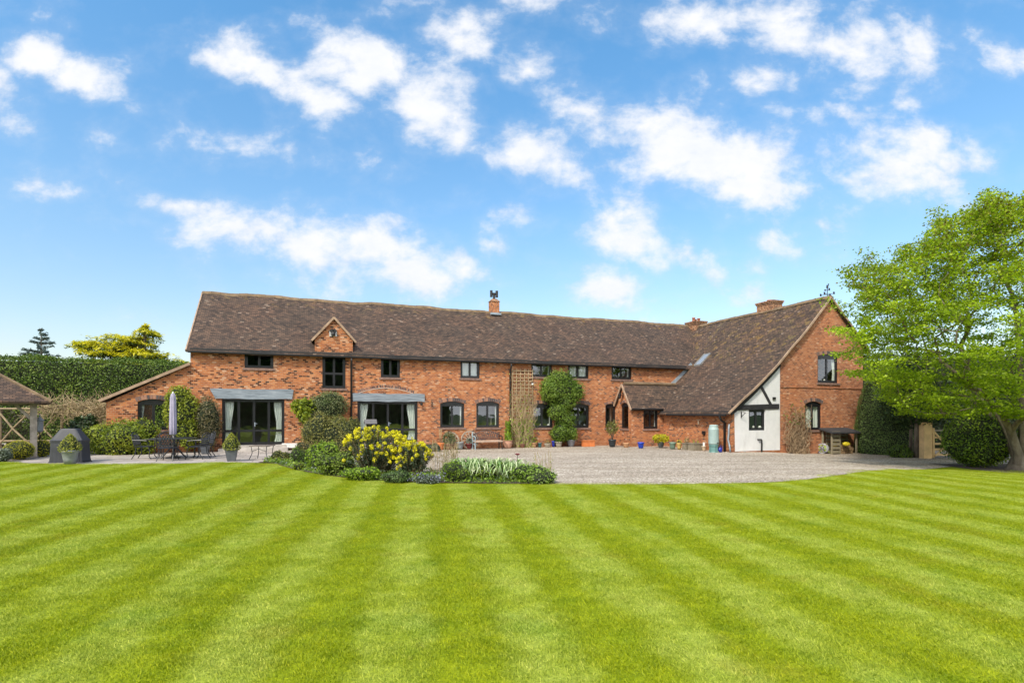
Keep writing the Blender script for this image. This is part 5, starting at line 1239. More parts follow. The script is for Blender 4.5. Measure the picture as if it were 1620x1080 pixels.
# ---- trellis with stems
s0, zt = at_b(810, 583, B); s1, _ = at_b(842, 583, B); zm = at_b(820, 632, B)[1]
tr = empty('wall_trellis', world((s0 + s1) / 2, B - .04, 0), HA, 'wooden square lattice trellis full of bare stems beside the downpipe', 'trellis'); hwT = (s1 - s0) / 2; TW = mat('trellis_wood', (.36, .265, .16), .9, var=.3)
mb = MB()
for i in range(6): x = -hwT + i * 2 * hwT / 5; mb.bar((x, 0, .6), (x, 0, zt), .045, .02)
mb.build('lattice_upright', TW, tr); mb = MB(); nR = int((zt - .6) / .18)
for i in range(nR + 1): mb.bar((-hwT, -.022, .6 + i * .18), (hwT, -.022, .6 + i * .18), .02, .045)
mb.build('lattice_crossbar', TW, tr)
def climb(name, label, px0, px1, z1, b, n, r=.014, lean=.3, green=None, gn=0, z0=0, spread=1.0, mt=None, wob=.22, gm=None, Lf=.08):
    s0, _ = at_b(px0, 650, b); s1, _ = at_b(px1, 650, b); c = (s0 + s1) / 2; w_ = (s1 - s0) / 2; mb = MB(); pts_all = []
    for i in range(n):
        x = random.uniform(-w_, w_) * .6; z = z0; h = z1 * random.uniform(.45, 1.02); pts = []; k_ = 12; vx = 0; ph = random.random() * 6
        for j in range(k_ + 1):
            t = j / k_; x2 = x + w_ * spread * .5 * math.sin(t * 5 + ph) * (t + .1) + random.gauss(0, wob * .25); pts.append((max(-w_, min(w_, x2)), -.06 - .12 * random.random() - .2 * (1 - t) * random.random(), z + (h - z) * t))
        mb.tube(pts, [r * (1 - .6 * j / k_) for j in range(k_ + 1)], 4, cap=False); pts_all += pts
    gs, ms = [], []
    if gn:
        A = np.array(pts_all)[RNG.integers(0, len(pts_all), gn)]; A = A + RNG.normal(size=A.shape) * [.12, .05, .12]
        if gm: A = A[gm(A)]
        gs = [leaves(A, A * 0 + [0, -1, .3], Lf, Lf * .6, .9)]; ms = [green]
    else: gs = [np.zeros((4, 3))]; ms = [mt or M['twig']]
    ms.append(mt or M['twig'])
    o = quads_obj(name, gs, ms, None, None, mb); P = world(c, b, 0); o.location = (P.x, P.y, gz(P.x, P.y)); o.rotation_euler = (0, 0, HA); return tag(o, label, 'climber')
climb('bare_climber', 'straw coloured bare climber stems on the trellis with fresh shoots at the foot', 800, 848, at_b(820, 588, B)[1], B - .05, 100, .009, green=FRESH, gn=1500, gm=lambda A: ((A[:, 2] < 1.5) | (RNG.random(len(A)) < .15)), wob=.3)
climb('bare_climber', 'thick tangle of dead brown stems on the wall beside the white render', 1233, 1281, at_b(1255, 642, 0)[1] + .2, -.05, 85, .016, green=GREEN, gn=700, gm=lambda A: ((A[:, 2] > 1.4) & (RNG.random(len(A)) < .75)), wob=.5, mt=mat('pale_stem', (.27, .19, .115), .9, var=.4, vs=3), Lf=.1)
# ---- wall shrub in two tiers
def wallshrub(name, label, specs, leafm, b, dens=520, L=.075, trunk=None, cat='climber', extra=None, seed=2, amp=.16, dp=.5):
    bl = []; c0 = None
    for (x0, x1, y0, y1) in specs:
        a0, zt = at_b(x0, y0, b); a1, zb = at_b(x1, y1, b); c0 = (a0 + a1) / 2 if c0 is None else c0
        bl.append((((a0 + a1) / 2 - c0, 0, (zt + zb) / 2), ((a1 - a0) / 2, dp, (zt - zb) / 2)))
    P = world(c0, b, 0); mb = MB(); Pp, N = shrub_pts(bl, dens, amp, .25, seed, .03)
    for k_, (c, r_) in enumerate(bl): blob_core(mb, c, r_, seed + k_, amp, scale=.8, cutz=.03)
    ms = [leafm, M['core']]
    root = None
    if trunk:
        root = empty(name, (P.x, P.y, gz(P.x, P.y)), HA, label, cat)
        MB().tube([(.1, .1, 0), (-.05, .05, .6), (.1, .1, 1.2), (0, .05, 2.2)], [.07, .05, .045, .03], 7).build('stem', M['bark'], root); quads_obj('foliage', [leaves(Pp, N, L, L * .6, .75)], ms, root, None, mb); return root
    o = quads_obj(name, [leaves(Pp, N, L, L * .6, .75)], ms, None, (P.x, P.y, gz(P.x, P.y)), mb); o.rotation_euler = (0, 0, HA); return tag(o, label, cat)
PYR = leaf_mat('leaf_pyracantha', [(.045, .09, .012), (.10, .18, .02), (.18, .27, .035), (.26, .34, .06)])
wallshrub('wall_shrub', 'bright green clipped shrub trained round above and between two ground floor windows', [(856, 912, 592, 635), (866, 904, 586, 618), (856, 886, 598, 640), (888, 922, 602, 638), (876, 910, 618, 650), (869, 896, 638, 664), (880, 907, 650, 680), (874, 900, 668, 698), (892, 912, 674, 696)], PYR, B - .35, trunk=True, dens=700, L=.08, amp=.30)
wallshrub('wall_shrub', 'lime green and brown shrub on the wall behind the closed parasol', [(258, 318, 624, 690), (262, 305, 616, 660), (270, 320, 660, 716)], leaf_mat('leaf_wallgreen', [(.08, .11, .014), (.17, .21, .018), (.28, .33, .028), (.36, .38, .04)]), B - .45, 420, .09, cat='shrub')
wallshrub('twiggy_wall_shrub', 'brown twiggy shrub on the wall left of the left french doors', [(305, 350, 632, 716), (312, 346, 650, 716)], leaf_mat('leaf_twiggy', [(.07, .06, .03), (.13, .12, .05), (.20, .16, .09), (.13, .17, .05)]), B - .42, 420, .07, cat='shrub', seed=8)
wallshrub('ivy_on_wall', 'variegated ivy mound on the wall between the two french doors', [(480, 552, 626, 668), (505, 545, 622, 655), (470, 515, 645, 672)], leaf_mat('leaf_varivy', [(.05, .09, .03), (.11, .15, .05), (.20, .23, .10), (.20, .17, .09)]), B - .35, 560, .07, cat='climber', seed=9)
wallshrub('juniper_spray', 'bright green drooping spray left of the variegated ivy', [(462, 500, 636, 664), (472, 495, 650, 675)], LIME, B - .5, 300, .14, cat='shrub', seed=12, amp=.3)
sh('cotoneaster_bush', 472, 560, 655, 716, leaf_mat('leaf_coto', [(.09, .09, .02), (.17, .18, .04), (.25, .24, .07), (.33, .25, .11)]), 420, .07, 'wide olive brown bush in front of the wall between the french doors', 'shrub', seed=21, deep=.6, Y=22.2)
sh('olive_bush', 530, 572, 660, 712, OLIVE, 380, .07, 'olive bush beside the bird table', 'shrub', seed=22, Y=22.6)

# ---- patio furniture
CI = mat('cast_metal', (.035, .038, .045), .4, metal=.3, var=.2)
def make_chair():
    root = empty('garden_chair', (0, 0, 0), 0)
    mb = MB(); mb.lathe([(0, .43), (.29, .43), (.30, .445), (.27, .46), (0, .45)], n=16); mb.build('seat', CI, root)
    mb = MB(); wv = .25
    for i in range(7):   # lattice back
        x0 = -wv + i * 2 * wv / 6
        for sg in (-1, 1):
            x1 = x0 + sg * .22; t = 1.0
            if x1 > wv: t = (wv - x0) / (x1 - x0)
            if x1 < -wv: t = (-wv - x0) / (x1 - x0)
            mb.bar((x0, .25, .5), (x0 + (x1 - x0) * t, .25 + .08 * t, .5 + .38 * t), .022, .016)
    mb.tube([(-wv, .23, .44), (-wv - .01, .30, .7), (-wv + .02, .34, .88), (-.1, .35, .93), (0, .35, .95), (.1, .35, .93), (wv - .02, .34, .88), (wv + .01, .30, .7), (wv, .23, .44)], .016, 6); mb.tube([(-wv, .25, .5), (wv, .25, .5)], .012, 5)
    mb.build('backrest', CI, root)
    for sx_ in (-1, 1):
        MB().tube([(sx_ * .2, -.2, .44), (sx_ * .23, -.25, .25), (sx_ * .22, -.22, .1), (sx_ * .25, -.3, 0)], .016, 6).build('leg', CI, root); MB().tube([(sx_ * .22, .2, .44), (sx_ * .23, .22, .2), (sx_ * .25, .34, 0)], .016, 6).build('leg', CI, root)
        MB().tube([(sx_ * .27, .3, .68), (sx_ * .30, .05, .68), (sx_ * .31, -.18, .66), (sx_ * .28, -.22, .6), (sx_ * .25, -.2, .44)], .015, 6).build('armrest', CI, root)
    return root
tc_ = G(272, 725.5); tcx, tcy, tcz = tc_.x, tc_.y + .1, tc_.z + .01
tb_ = empty('garden_table', (tcx, tcy, tcz), 0, 'round dark cast metal table in the middle of the patio chairs', 'table')
MB().lathe([(.03, .715), (.72, .71), (.76, .72), (.76, .74), (.72, .745), (.03, .745)], n=40).build('tabletop', CI, tb_, smooth=False)
for i in range(4): a = i * math.pi / 2 + .5; MB().tube([(math.cos(a) * .12, math.sin(a) * .12, .7), (math.cos(a) * .09, math.sin(a) * .09, .4), (math.cos(a) * .3, math.sin(a) * .3, .12), (math.cos(a) * .42, math.sin(a) * .42, 0)], .028, 6).build('leg', CI, tb_)
chair0 = make_chair()
def dup_tree(o, parent=None):
    c = o.copy(); COL.objects.link(c); c.parent = parent
    for ch in list(o.children): dup_tree(ch, c)
    return c
chs = [(186, .98, 'cast metal lattice chair leftmost at the round table, seen from its side'), (292, .96, 'cast metal lattice chair in front of the table with its back to the lawn'),
       (350, .98, 'cast metal lattice chair at the right end of the round table'), (132, 1.0, 'cast metal lattice chair behind the left half of the table'), (42, .98, 'cast metal lattice chair behind the table at the right')]
for i, (dg, rr, lab) in enumerate(chs):
    o = chair0 if i == 0 else dup_tree(chair0); a = R(dg); o.location = (tcx + rr * math.cos(a), tcy + rr * math.sin(a), tcz); o.rotation_euler = (0, 0, a - math.pi / 2 + R((5, -8, 10, -4, 3)[i])); tag(o, lab, 'chair', 'garden chairs around the table')
# parasol
k_ = tcy / F; pz0 = HC - (687 - HY) * k_ ; pz1 = HC + (HY - 621) * k_
pr_ = empty('closed_parasol', (tcx + (271 - 272) * k_, tcy, tcz), 0, 'closed lilac garden parasol standing through the round table', 'parasol')
MB().tube([(0, 0, 0), (0, 0, pz1 - tcz - .05)], .022, 8).build('pole', mat('parasol_pole', (.55, .52, .48), .5), pr_); MB().lathe([(0, 0), (.24, 0), (.24, .05), (.06, .08), (.05, .2), (0, .2)], n=20).build('base', CI, pr_)
mb = MB(); n = 48; zz_ = [pz0 - tcz, pz0 - tcz + .02, pz0 - tcz + .3, (pz0 + pz1) / 2 - tcz, pz1 - tcz - .2, pz1 - tcz - .05, pz1 - tcz]; rr_ = [.085, .105, .108, .10, .085, .055, .01]
for z, r_ in zip(zz_, rr_): mb.v += [(r_ * (1 + .16 * math.sin(8 * 2 * math.pi * i / n + z)) * math.cos(2 * math.pi * i / n), r_ * (1 + .16 * math.sin(8 * 2 * math.pi * i / n + z)) * math.sin(2 * math.pi * i / n), z) for i in range(n)]
for j in range(len(zz_) - 1):
    for i in range(n): mb.f.append((j * n + i, j * n + (i + 1) % n, (j + 1) * n + (i + 1) % n, (j + 1) * n + i)); mb.uv.append([(0, 0)] * 4); mb.mi.append(0)
mb.build('canopy', mat('lilac_fabric', (.33, .31, .42), .9, var=.1), pr_, smooth=True)
MB().tube([(0, 0, pz1 - tcz - .02), (0, 0, pz1 - tcz + .04)], [.03, .02], 8).build('finial', M['iwhite'], pr_)
# side table
g = G(408, 728); st = empty('side_table', (g.x, g.y + .35, g.z + .01), 0, 'low dark metal side table on the patio before the left french doors', 'table')
MB().box((0, 0, .5), (.66, .66, .03)).build('tabletop', mat('mosaic_top', (.16, .13, .11), .6, var=.4, vs=20), st)
for x in (-1, 1):
    for y in (-1, 1): MB().tube([(x * .28, y * .28, .49), (x * .25, y * .25, .25), (x * .33, y * .33, 0)], .014, 6).build('leg', CI, st)
    MB().tube([(x * .26, -.26, .3), (0, -.3, .4), (-x * .26, -.26, .3)], .01, 5).build('stretcher', CI, st)
# stone blocks with plant
g = G(458, 712); sb_ = MB().box((0, 0, .16), (.72, .4, .2)); sbo = bevel(sb_.build('stone_block', M['stone'], None), .02); WS_ = mat('white_block', (.62, .61, .60), .9, var=.15, bump=.3); sbo.data.materials[0] = WS_
sbo.location = (g.x, g.y + .2, g.z + .05); sbo.rotation_euler = (0, 0, .15); tag(sbo, 'lower and longer of two pale stone blocks at the end of the patio', 'stone block')
sbo2 = bevel(MB().box((0, 0, 0), (.5, .34, .17)).build('stone_block', WS_, None), .02); sbo2.location = (g.x + .08, g.y + .5, g.z + .45); sbo2.rotation_euler = (0, 0, .1); tag(sbo2, 'upper and shorter of two pale stone blocks at the end of the patio', 'stone block')
sbo3 = bevel(MB().box((0, 0, 0), (.4, .3, .36)).build('brick_pier', M['stone'], None), .02); sbo3.location = (g.x + .08, g.y + .55, g.z + .18); tag(sbo3, 'low stone support under the shorter pale block', 'stone block')
sh('sedge_tuft', 449, 468, 683, 693, LIME, 600, .07, 'small lime green tuft above the pale stone blocks', 'plant', Y=g.y + .85, seed=7)

# ---- flower bed
def inbed(px, py, dy=0): g = G(px, py); return Vector((g.x, g.y + dy, g.z + .02))
sh('hebe_clump', 428, 460, 711, 731, OLIVE, 500, .06, 'olive green low clump at the left tip of the bed', 'plant', seed=31)
sh('heather_clump', 460, 490, 708, 736, GREEN, 500, .06, 'dark green low clump near the left tip of the bed', 'plant', seed=32)
sh('tan_grass', 468, 505, 697, 735, leaf_mat('leaf_tan', [(.14, .12, .04), (.28, .22, .09), (.36, .26, .12)]), 500, .09, 'tan feathery grass tuft behind the left end of the bed', 'plant', seed=33, wr=.2, Y=18.9)
sh('fern_clump', 485, 535, 699, 745, FRESH, 500, .09, 'bright fresh green fern clump left of the yellow spurge', 'plant', seed=34, wr=.35)
sh('primrose_clump', 464, 480, 732, 744, LIME, 700, .05, 'tiny pale yellow primrose clump at the lawn edge', 'plant', seed=35)
sh('geranium_mound', 500, 560, 716, 753, leaf_mat('leaf_geran', [(.07, .12, .015), (.14, .22, .02), (.23, .31, .05), (.30, .36, .10)]), 650, .055, 'mid green leafy mound at the front left of the bed', 'plant', seed=36)
sh('geranium_mound', 540, 604, 738, 760, FRESH, 650, .055, 'dark green leafy mound under the large yellow spurge', 'plant', seed=37)
sh('geranium_mound', 604, 650, 742, 764, leaf_mat('leaf_geran3', [(.05, .10, .03), (.11, .18, .05), (.18, .25, .09)]), 650, .055, 'blue green leafy mound between the two yellow spurges', 'plant', seed=38)
def spurge(name, x0, x1, yt, yb, nh, label, seed):
    g = inbed((x0 + x1) / 2, yb, .35); s = g.y / F; rx = (x1 - x0) / 2 * s; h = (yb - yt) * s; r = random.Random(seed); root = empty(name, g, 0, label, 'plant')
    heads = []; mb = MB(); LP, LN, LA = [], [], []; HP, HN = [], []
    for i in range(nh):
        a = r.random() * 6.283; q = math.sqrt(r.random()) * (.97 + .14 * math.sin(a * 3 + seed) + r.gauss(0, .07)); x = rx * q * math.cos(a); y = rx * .6 * q * math.sin(a); z = h * (.46 + .50 * math.sqrt(max(0, 1 - q * q)) * r.uniform(.62, 1.06))
        if y < -rx * .25: z *= r.uniform(.42, 1)
        p0 = Vector((x * .35, y * .35, .02)); p1 = Vector((x, y, z)); pm_ = (p0 + p1) / 2 + Vector((0, 0, .08)); mb.tube([p0, pm_, p1], [.012, .011, .008], 5)
        for k in range(60): 
            t = r.uniform(.2, .95); p = p0.lerp(pm_, t * 2) if t < .5 else pm_.lerp(p1, t * 2 - 1); d = Vector((r.gauss(0, 1), r.gauss(0, 1), r.uniform(-.3, .5))).normalized(); LP.append(p + d * .06); LN.append(Vector((0, 0, 1)) + d * .3); LA.append(d)
        hr = r.uniform(.035, .062); hl = r.uniform(.035, .10)
        n = 62; D = sphere_pts(n); P = np.array(p1) + D * np.array([hr, hr, hl]) ; HP.append(P); HN.append(D)
    mb.build('stem', mat('spurge_stem', (.16, .12, .06), .9), root); 
    quads_obj('leaf_cluster', [leaves(np.array(LP), np.array(LN), .10, .022, .5, np.array(LA))], [leaf_mat('leaf_spurge', [(.03, .06, .035), (.06, .10, .055), (.10, .13, .07), (.12, .09, .08)])], root)
    quads_obj('flower_heads' if 0 else 'flower_head_mass', [leaves(np.concatenate(HP), np.concatenate(HN), .034, .032, .55)], [YEL], root)
spurge('yellow_spurge', 532, 648, 676, 754, 120, 'large spurge clump with acid yellow flower heads, in the middle of the bed', 3)
spurge('yellow_spurge', 618, 682, 697, 756, 58, 'smaller spurge clump with acid yellow flower heads, lower right of the large one', 8)
sh('grey_shrub', 668, 698, 700, 722, GREYG, 420, .05, 'grey green wispy bush behind the right spurge by the terracotta bowl', 'shrub', seed=40, wr=.4, Y=25.4)
def wisps(name, x0, x1, yt, yb, n, m, label, dy=.3, r_=.004):
    g = inbed((x0 + x1) / 2, yb, dy); s = g.y / F; w_ = (x1 - x0) / 2 * s; h = (yb - yt) * s; mb = MB(); P = []
    for i in range(n):
        x = random.uniform(-w_, w_); y = random.uniform(-.2, .3); hh = h * random.uniform(.5, 1.1); e = (x + random.gauss(0, .06), y, hh); mb.tube([(x, y, 0), (x + random.gauss(0, .02), y, hh * .5), e], r_, 4, cap=False)
        for _ in range(6): P.append((e[0] + random.gauss(0, .025), y + random.gauss(0, .02), hh * random.uniform(.4, 1.0)))
    P = np.array(P); return tag(quads_obj(name, [leaves(P, P * 0 + [0, -.5, 1], .05, .02, 1)], [m, M['twig']], None, g, mb), label, 'plant')
wisps('dry_stems', 680, 722, 700, 756, 60, OLIVE, 'thin straw coloured stems rising between spurge and strap leaved plants')
sh('forget_me_not', 655, 700, 750, 765, GREYG, 500, .04, 'low grey blue flowering mat at the lawn edge of the bed', 'plant', seed=41, extra_quads=[leaves(RNG.uniform([-.5, -.3, .1], [.5, .1, .3], (120, 3)), np.tile([0, -.5, 1.], (120, 1)), .03, .03)], extra_mats=[BLUEP])
sh('feathery_mound', 696, 742, 724, 764, FRESH, 700, .05, 'fresh green feathery mound left of the strap leaved plants', 'plant', seed=42, wr=.3)
def strap(name, x0, x1, yt, yb, n, label, seed):
    g = inbed((x0 + x1) / 2, yb, .38); s = g.y / F; rx = (x1 - x0) / 2 * s; h = (yb - yt) * s; r = random.Random(seed); V = []; mis = []
    root = g; mb = MB(); 
    for i in range(n):
        a = r.random() * 6.283; cx = r.choice((-.5, 0, .5)) * rx + r.gauss(0, .08); cy = r.choice((-.2, .15)) * rx + r.gauss(0, .06); L_ = h * r.uniform(.5, .95); w_ = r.uniform(.012, .022); hh = h * r.uniform(.45, 1.0); d = Vector((math.cos(a), math.sin(a), 0)); sd = Vector((-d.y, d.x, 0)); prev = None
        for j in range(7):
            t = j / 6; p = Vector((cx, cy, 0)) + d * L_ * t ** 1.1; p.z = max(.02, hh * (math.sin(math.pi * (t * .80) ** .85))); ww = w_ * (math.sin(math.pi * (.15 + .85 * t)) + .06); c = (p - sd * ww, p + sd * ww)
            if prev: V += [prev[0], prev[1], c[1], c[0]]
            prev = c
    o = quads_obj(name, [np.array([tuple(v) for v in V])], [STRAP], None, g); return tag(o, label, 'plant', 'variegated strap leaved plants')
def strap_core(x0, x1, yt, yb, seed, label): return sh('leafy_underplanting', x0, x1, yt, yb, FRESH, 500, .05, label, 'plant', seed=seed)
strap('strap_leaf_plant', 716, 774, 727, 762, 230, 'left of two pale striped arching strap leaved clumps at the front of the bed', 5)
strap('strap_leaf_plant', 770, 830, 727, 762, 230, 'right of two pale striped arching strap leaved clumps at the front of the bed', 6)
strap_core(735, 812, 729, 760, 44, 'green leafy mound behind the strap leaved clumps')
sh('campanula_mound', 812, 878, 727, 765, leaf_mat('leaf_camp', [(.09, .17, .02), (.17, .29, .03), (.27, .39, .07), (.22, .20, .20)]), 700, .05, 'bright green mound with purple tints at the right end of the bed', 'plant', seed=45)
wisps('garden_shoots', 850, 876, 718, 760, 14, LIME, 'a few thin green shoots above the right end of the bed', r_=.005)
g = inbed(819, 752, .5); bd = empty('bird_bath', g, 0, 'small dark red dish on a thin metal rod above the right part of the bed', 'bird bath'); k_ = g.y / F; MB().tube([(0, 0, 0), (0, 0, 28 * k_)], .008, 6).build('rod', M['blackmatt'], bd); MB().lathe([(.01, 28 * k_), (.05, 28 * k_ + .01), (.085, 28 * k_ + .05), (.08, 28 * k_ + .055), (.0, 28 * k_ + .03)], n=14).build('dish', mat('red_dish', (.20, .03, .03), .3), bd)
# bird table
bt = atY(586, 680, 18.2); bt.z = gz(bt.x, bt.y); k_ = 18.2 / F; zr = HC - (663 - HY) * k_ - bt.z; b_t = empty('bird_table', bt, .35, 'small wooden bird table with a grey pitched roof behind the yellow spurge', 'bird table')
MB().tube([(0, 0, 0), (0, 0, zr - .3)], .03, 6).build('post', M['oak'], b_t); MB().box((0, 0, zr - .28), (.36, .28, .02)).build('tray', M['oak'], b_t)
for x in (-.14, .14):
    for y in (-.1, .1): MB().bar((x, y, zr - .27), (x, y, zr - .12), .02).build('corner_post', M['oak'], b_t)
mb = MB(); mb.bar((0, -.11, zr - .07), (0, .11, zr - .07), .02)
for sg in (-1, 1): mb.face([(-.2, sg * .18, zr - .14), (.2, sg * .18, zr - .14), (.2, 0, zr), (-.2, 0, zr)]); mb.face([(-.2, sg * .18, zr - .155), (-.2, 0, zr - .015), (.2, 0, zr - .015), (.2, sg * .18, zr - .155)])
mb.build('roof', mat('grey_roof', (.12, .115, .12), .8), b_t)

# ---- right side: log store, hose, yew column, gate, trunks
l0, _ = at_b(1314, 716, -.6); zt_ = at_b(1314, 679, -.6)[1]; lg = empty('log_store', world(l0, -.65, gz(*world(l0, -.65).xy) + .01), HA, 'slatted wooden log store with a black sloping roof against the right gable', 'log store'); Wl = 1.75; Hh = zt_ - lg.location.z
SL = mat('grey_slat', (.22, .19, .13), .9, var=.3)
for i in range(6):
    z = .12 + i * Hh * .155; MB().box((.28, -.02, z), (.52, .03, .13)).build('slat', SL, lg); MB().box((1.0, .5, z), (1.5, .03, .13)).build('slat', SL, lg)
for x, y in ((.04, 0), (.56, 0), (1.7, 0), (.04, .5), (1.7, .5)): MB().box((x, y + .01, Hh / 2 - .05), (.07, .07, Hh - .1)).build('post', SL, lg)
mb = MB(); P = [(-.12, -.18, Hh - .14), (Wl + .1, -.18, Hh - .14), (Wl + .1, .6, Hh + .06), (-.12, .6, Hh + .06)]; mb.face(P); mb.face([(x, y, z - .07) for x, y, z in P][::-1]); 
for i in range(4): a, b = P[i], P[(i + 1) % 4]; mb.face([a, (a[0], a[1], a[2] - .07), (b[0], b[1], b[2] - .07), b])
mb.build('roof', mat('roof_felt', (.03, .03, .035), .8), lg)
LOGM = mat('split_log', (.27, .18, .10), .9, var=.4)
def lgp(x, y, z): return world(l0 + x, -.65 + y, lg.location.z + z)
for i in range(14):
    j = i % 5; kx = i // 5; o = MB().tube([(0, 0, 0), (.02, .38, .0)], [.07 + .02 * random.random()] * 2, 9).build('split_log', LOGM, None); o.location = lgp(.78 + j * .17 + .05 * (kx % 2), .06, .08 + kx * .15); o.rotation_euler = (0, 0, HA); tag(o, 'round firewood log in the heap inside the log store', 'log', 'firewood logs in the store')
for i, (x, lab) in enumerate(((.36, 'yellow plastic sack at the front of the log store, left one'), (.86, 'yellow plastic sack lying on the logs, right one'))):
    mb = MB(); blob_core(mb, (0, 0, .08), (.2, .14, .1), 5 + i, .25, scale=1); o = mb.build('yellow_sack', mat('yellow_plastic', (.62, .50, .02), .5, var=.2), None, smooth=True); o.location = lgp(x, -.1 if i else .12, .42 if i else .4); o.rotation_euler = (0, 0, HA); tag(o, lab, 'sack')
g = G(1305, 718); hr = empty('hose_reel', (g.x, g.y + .2, g.z), HA + .5, 'garden hose reel with a coil of lime green hose by the gable', 'hose reel')
HM = mat('lime_hose', (.48, .60, .12), .5, var=.15); GM = mat('grey_plastic', (.38, .38, .44), .5, var=.2)
for sx_ in (-1, 1):
    mb = MB(); n = 20; pts = [(sx_ * .13, .23 * math.cos(i * 2 * math.pi / n), .27 + .23 * math.sin(i * 2 * math.pi / n)) for i in range(n + 1)]; mb.tube(pts, .022, 6); 
    for i in range(6): a = i * math.pi / 3; mb.bar((sx_ * .13, 0, .27), (sx_ * .13, .22 * math.cos(a), .27 + .22 * math.sin(a)), .025)
    mb.build('side_wheel', GM, hr); MB().tube([(sx_ * .17, -.22, 0), (sx_ * .17, 0, .3), (sx_ * .17, .2, 0)], .014, 6).build('stand', M['blackmatt'], hr)
mb = MB(); pts = [(-.11 + .22 * (i / 220), (.15 + .03 * math.sin(i * .21)) * math.cos(i * .45), .27 + (.15 + .03 * math.sin(i * .21)) * math.sin(i * .45)) for i in range(221)]; mb.tube(pts, .014, 5); mb.tube([(.1, -.15, .2), (.2, -.25, .08), (.35, -.3, .015), (.5, -.2, .015)], .012, 5); mb.build('hose', HM, hr)
g = G(1296, 716); o = MB(); 
for i in range(9): o.tube([(random.uniform(-.15, .15), random.uniform(-.1, .1), 0), (random.uniform(-.2, .2), random.uniform(-.1, .1), .45)], .008, 5)
o.lathe([(.0, 0), (.14, 0), (.17, .2), (.15, .2), (.12, .03)], n=12); o = o.build('tool_bucket', M['blackmatt'], None); o.location = (g.x, g.y + .25, g.z); tag(o, 'dark bucket with canes standing left of the hose reel', 'bucket')

# clipped yew column
g = G(1400, 721); s = g.y / F
def column(name, g, R_, H, leafm, label, dens, L, cat='shrub', prof=None, seed=1):
    n = int(dens * 2 * math.pi * R_ * H); z = RNG.random(n); th = RNG.random(n) * 6.283; prf = prof or ([0, .05, .3, .6, .85, 1], [.92, 1, 1, .86, .62, .2])
    pr = np.interp(z, *prf); q = R_ * pr * (1 + .04 * vnoise(np.stack([np.cos(th) * 2, np.sin(th) * 2, z * 5], 1), 1.5, seed) + .025 * RNG.normal(size=n)); P = np.stack([q * np.cos(th), q * np.sin(th), z * H], 1)
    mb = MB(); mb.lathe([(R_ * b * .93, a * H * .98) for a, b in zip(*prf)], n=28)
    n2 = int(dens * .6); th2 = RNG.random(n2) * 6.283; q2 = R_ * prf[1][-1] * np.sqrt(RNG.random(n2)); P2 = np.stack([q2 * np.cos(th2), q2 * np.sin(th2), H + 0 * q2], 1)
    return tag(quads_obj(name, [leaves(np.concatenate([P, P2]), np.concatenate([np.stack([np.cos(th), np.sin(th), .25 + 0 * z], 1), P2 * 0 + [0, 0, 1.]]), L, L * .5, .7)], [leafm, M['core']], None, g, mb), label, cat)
column('yew_topiary', ((1402 - CX) / F * (g.y + 1.3), g.y + 1.3, g.z), 43.5 * s, 4.35, YEW, 'tall clipped dark green yew column at the corner of the gable', 650, .06)
sh('ground_ivy', 1405, 1440, 704, 724, GREEN, 500, .07, 'low ivy spilling from the foot of the yew column', 'plant', seed=51)
# gate post, gate, slim trunks, dark backdrop evergreens
NW = mat('new_oak', (.62, .43, .21), .8, var=.2, vs=3, bump=.3)
g = G(1468.5, 725.5); s = g.y / F; hp_ = (725.5 - 668) * s; o = bevel(MB().box((0, 0, hp_ / 2), (.36, .30, hp_)).build('gate_post', NW, None), .02); o.location = (g.x, g.y + .15, g.z); tag(o, 'thick new square oak post beside the field gate', 'post')
gt_ = empty('field_gate', (g.x + .25, g.y + .12, g.z + .02), .12, 'pale new wooden field gate with a diagonal brace right of the oak post', 'gate'); Hg = (725 - 678) * s; Lg = 2.6
MB().box((.06, 0, Hg / 2 + .03), (.10, .08, Hg)).build('hanging_stile', NW, gt_); MB().box((Lg, 0, Hg / 2), (.09, .07, Hg * .9)).build('closing_stile', NW, gt_)
for i, z in enumerate((.14, .38, .62, .90, 1.20)): MB().box((.06 + Lg / 2, .0, z * Hg / 1.28), (Lg - .15, .035, .085)).build('rail', M['oak'] if i == 4 else NW, gt_)
MB().bar((.1, -.035, 1.12 * Hg / 1.28), (1.1, -.035, .15), .03, .08).build('brace', NW, gt_); MB().bar((.1, -.07, .1), (.95, -.07, .8), .03, .07).build('brace', NW, gt_)
def trunk_tree(px, py, r, H, label, seed):
    g = G(px, py); root = empty('evergreen_tree', g, 0, label, 'tree', 'dark evergreens behind the gate'); rr = random.Random(seed)
    MB().tube([(0, 0, -.1), (.05, 0, H * .4), (0, .1, H)], [r, r * .8, r * .3], 9).build('trunk', M['bark'], root, smooth=True)
    bl = [((rr.uniform(-.5, .5), rr.uniform(-.3, .6), H * .5 + i * H * .13), (1.3 - i * .2, 1.2 - i * .18, H * .17)) for i in range(4)]
    P, N = shrub_pts(bl, 130, .25, .5, seed); quads_obj('crown', [leaves(P, N, .13, .07, .9)], [DARK], root)
trunk_tree(1450, 724, .14, 4.3, 'slim evergreen with a pale bare trunk just left of the oak gate post', 61)
trunk_tree(1440, 723, .08, 4.0, 'thinner stemmed evergreen between yew column and pale bare trunk', 62)
hA, hB = atY(1362, 650, 29.6), atY(1700, 650, 27.0)
hedge('evergreen_hedge', (hA.x, hA.y), (hB.x + 4, hB.y), 4.9, 5.2, 1.6, leaf_mat('leaf_backhedge', [(.006, .014, .005), (.014, .03, .008), (.03, .055, .012)], transl=.08), 110, .16, 'dark tall evergreen hedge behind the field gate and the maple', seed=5)
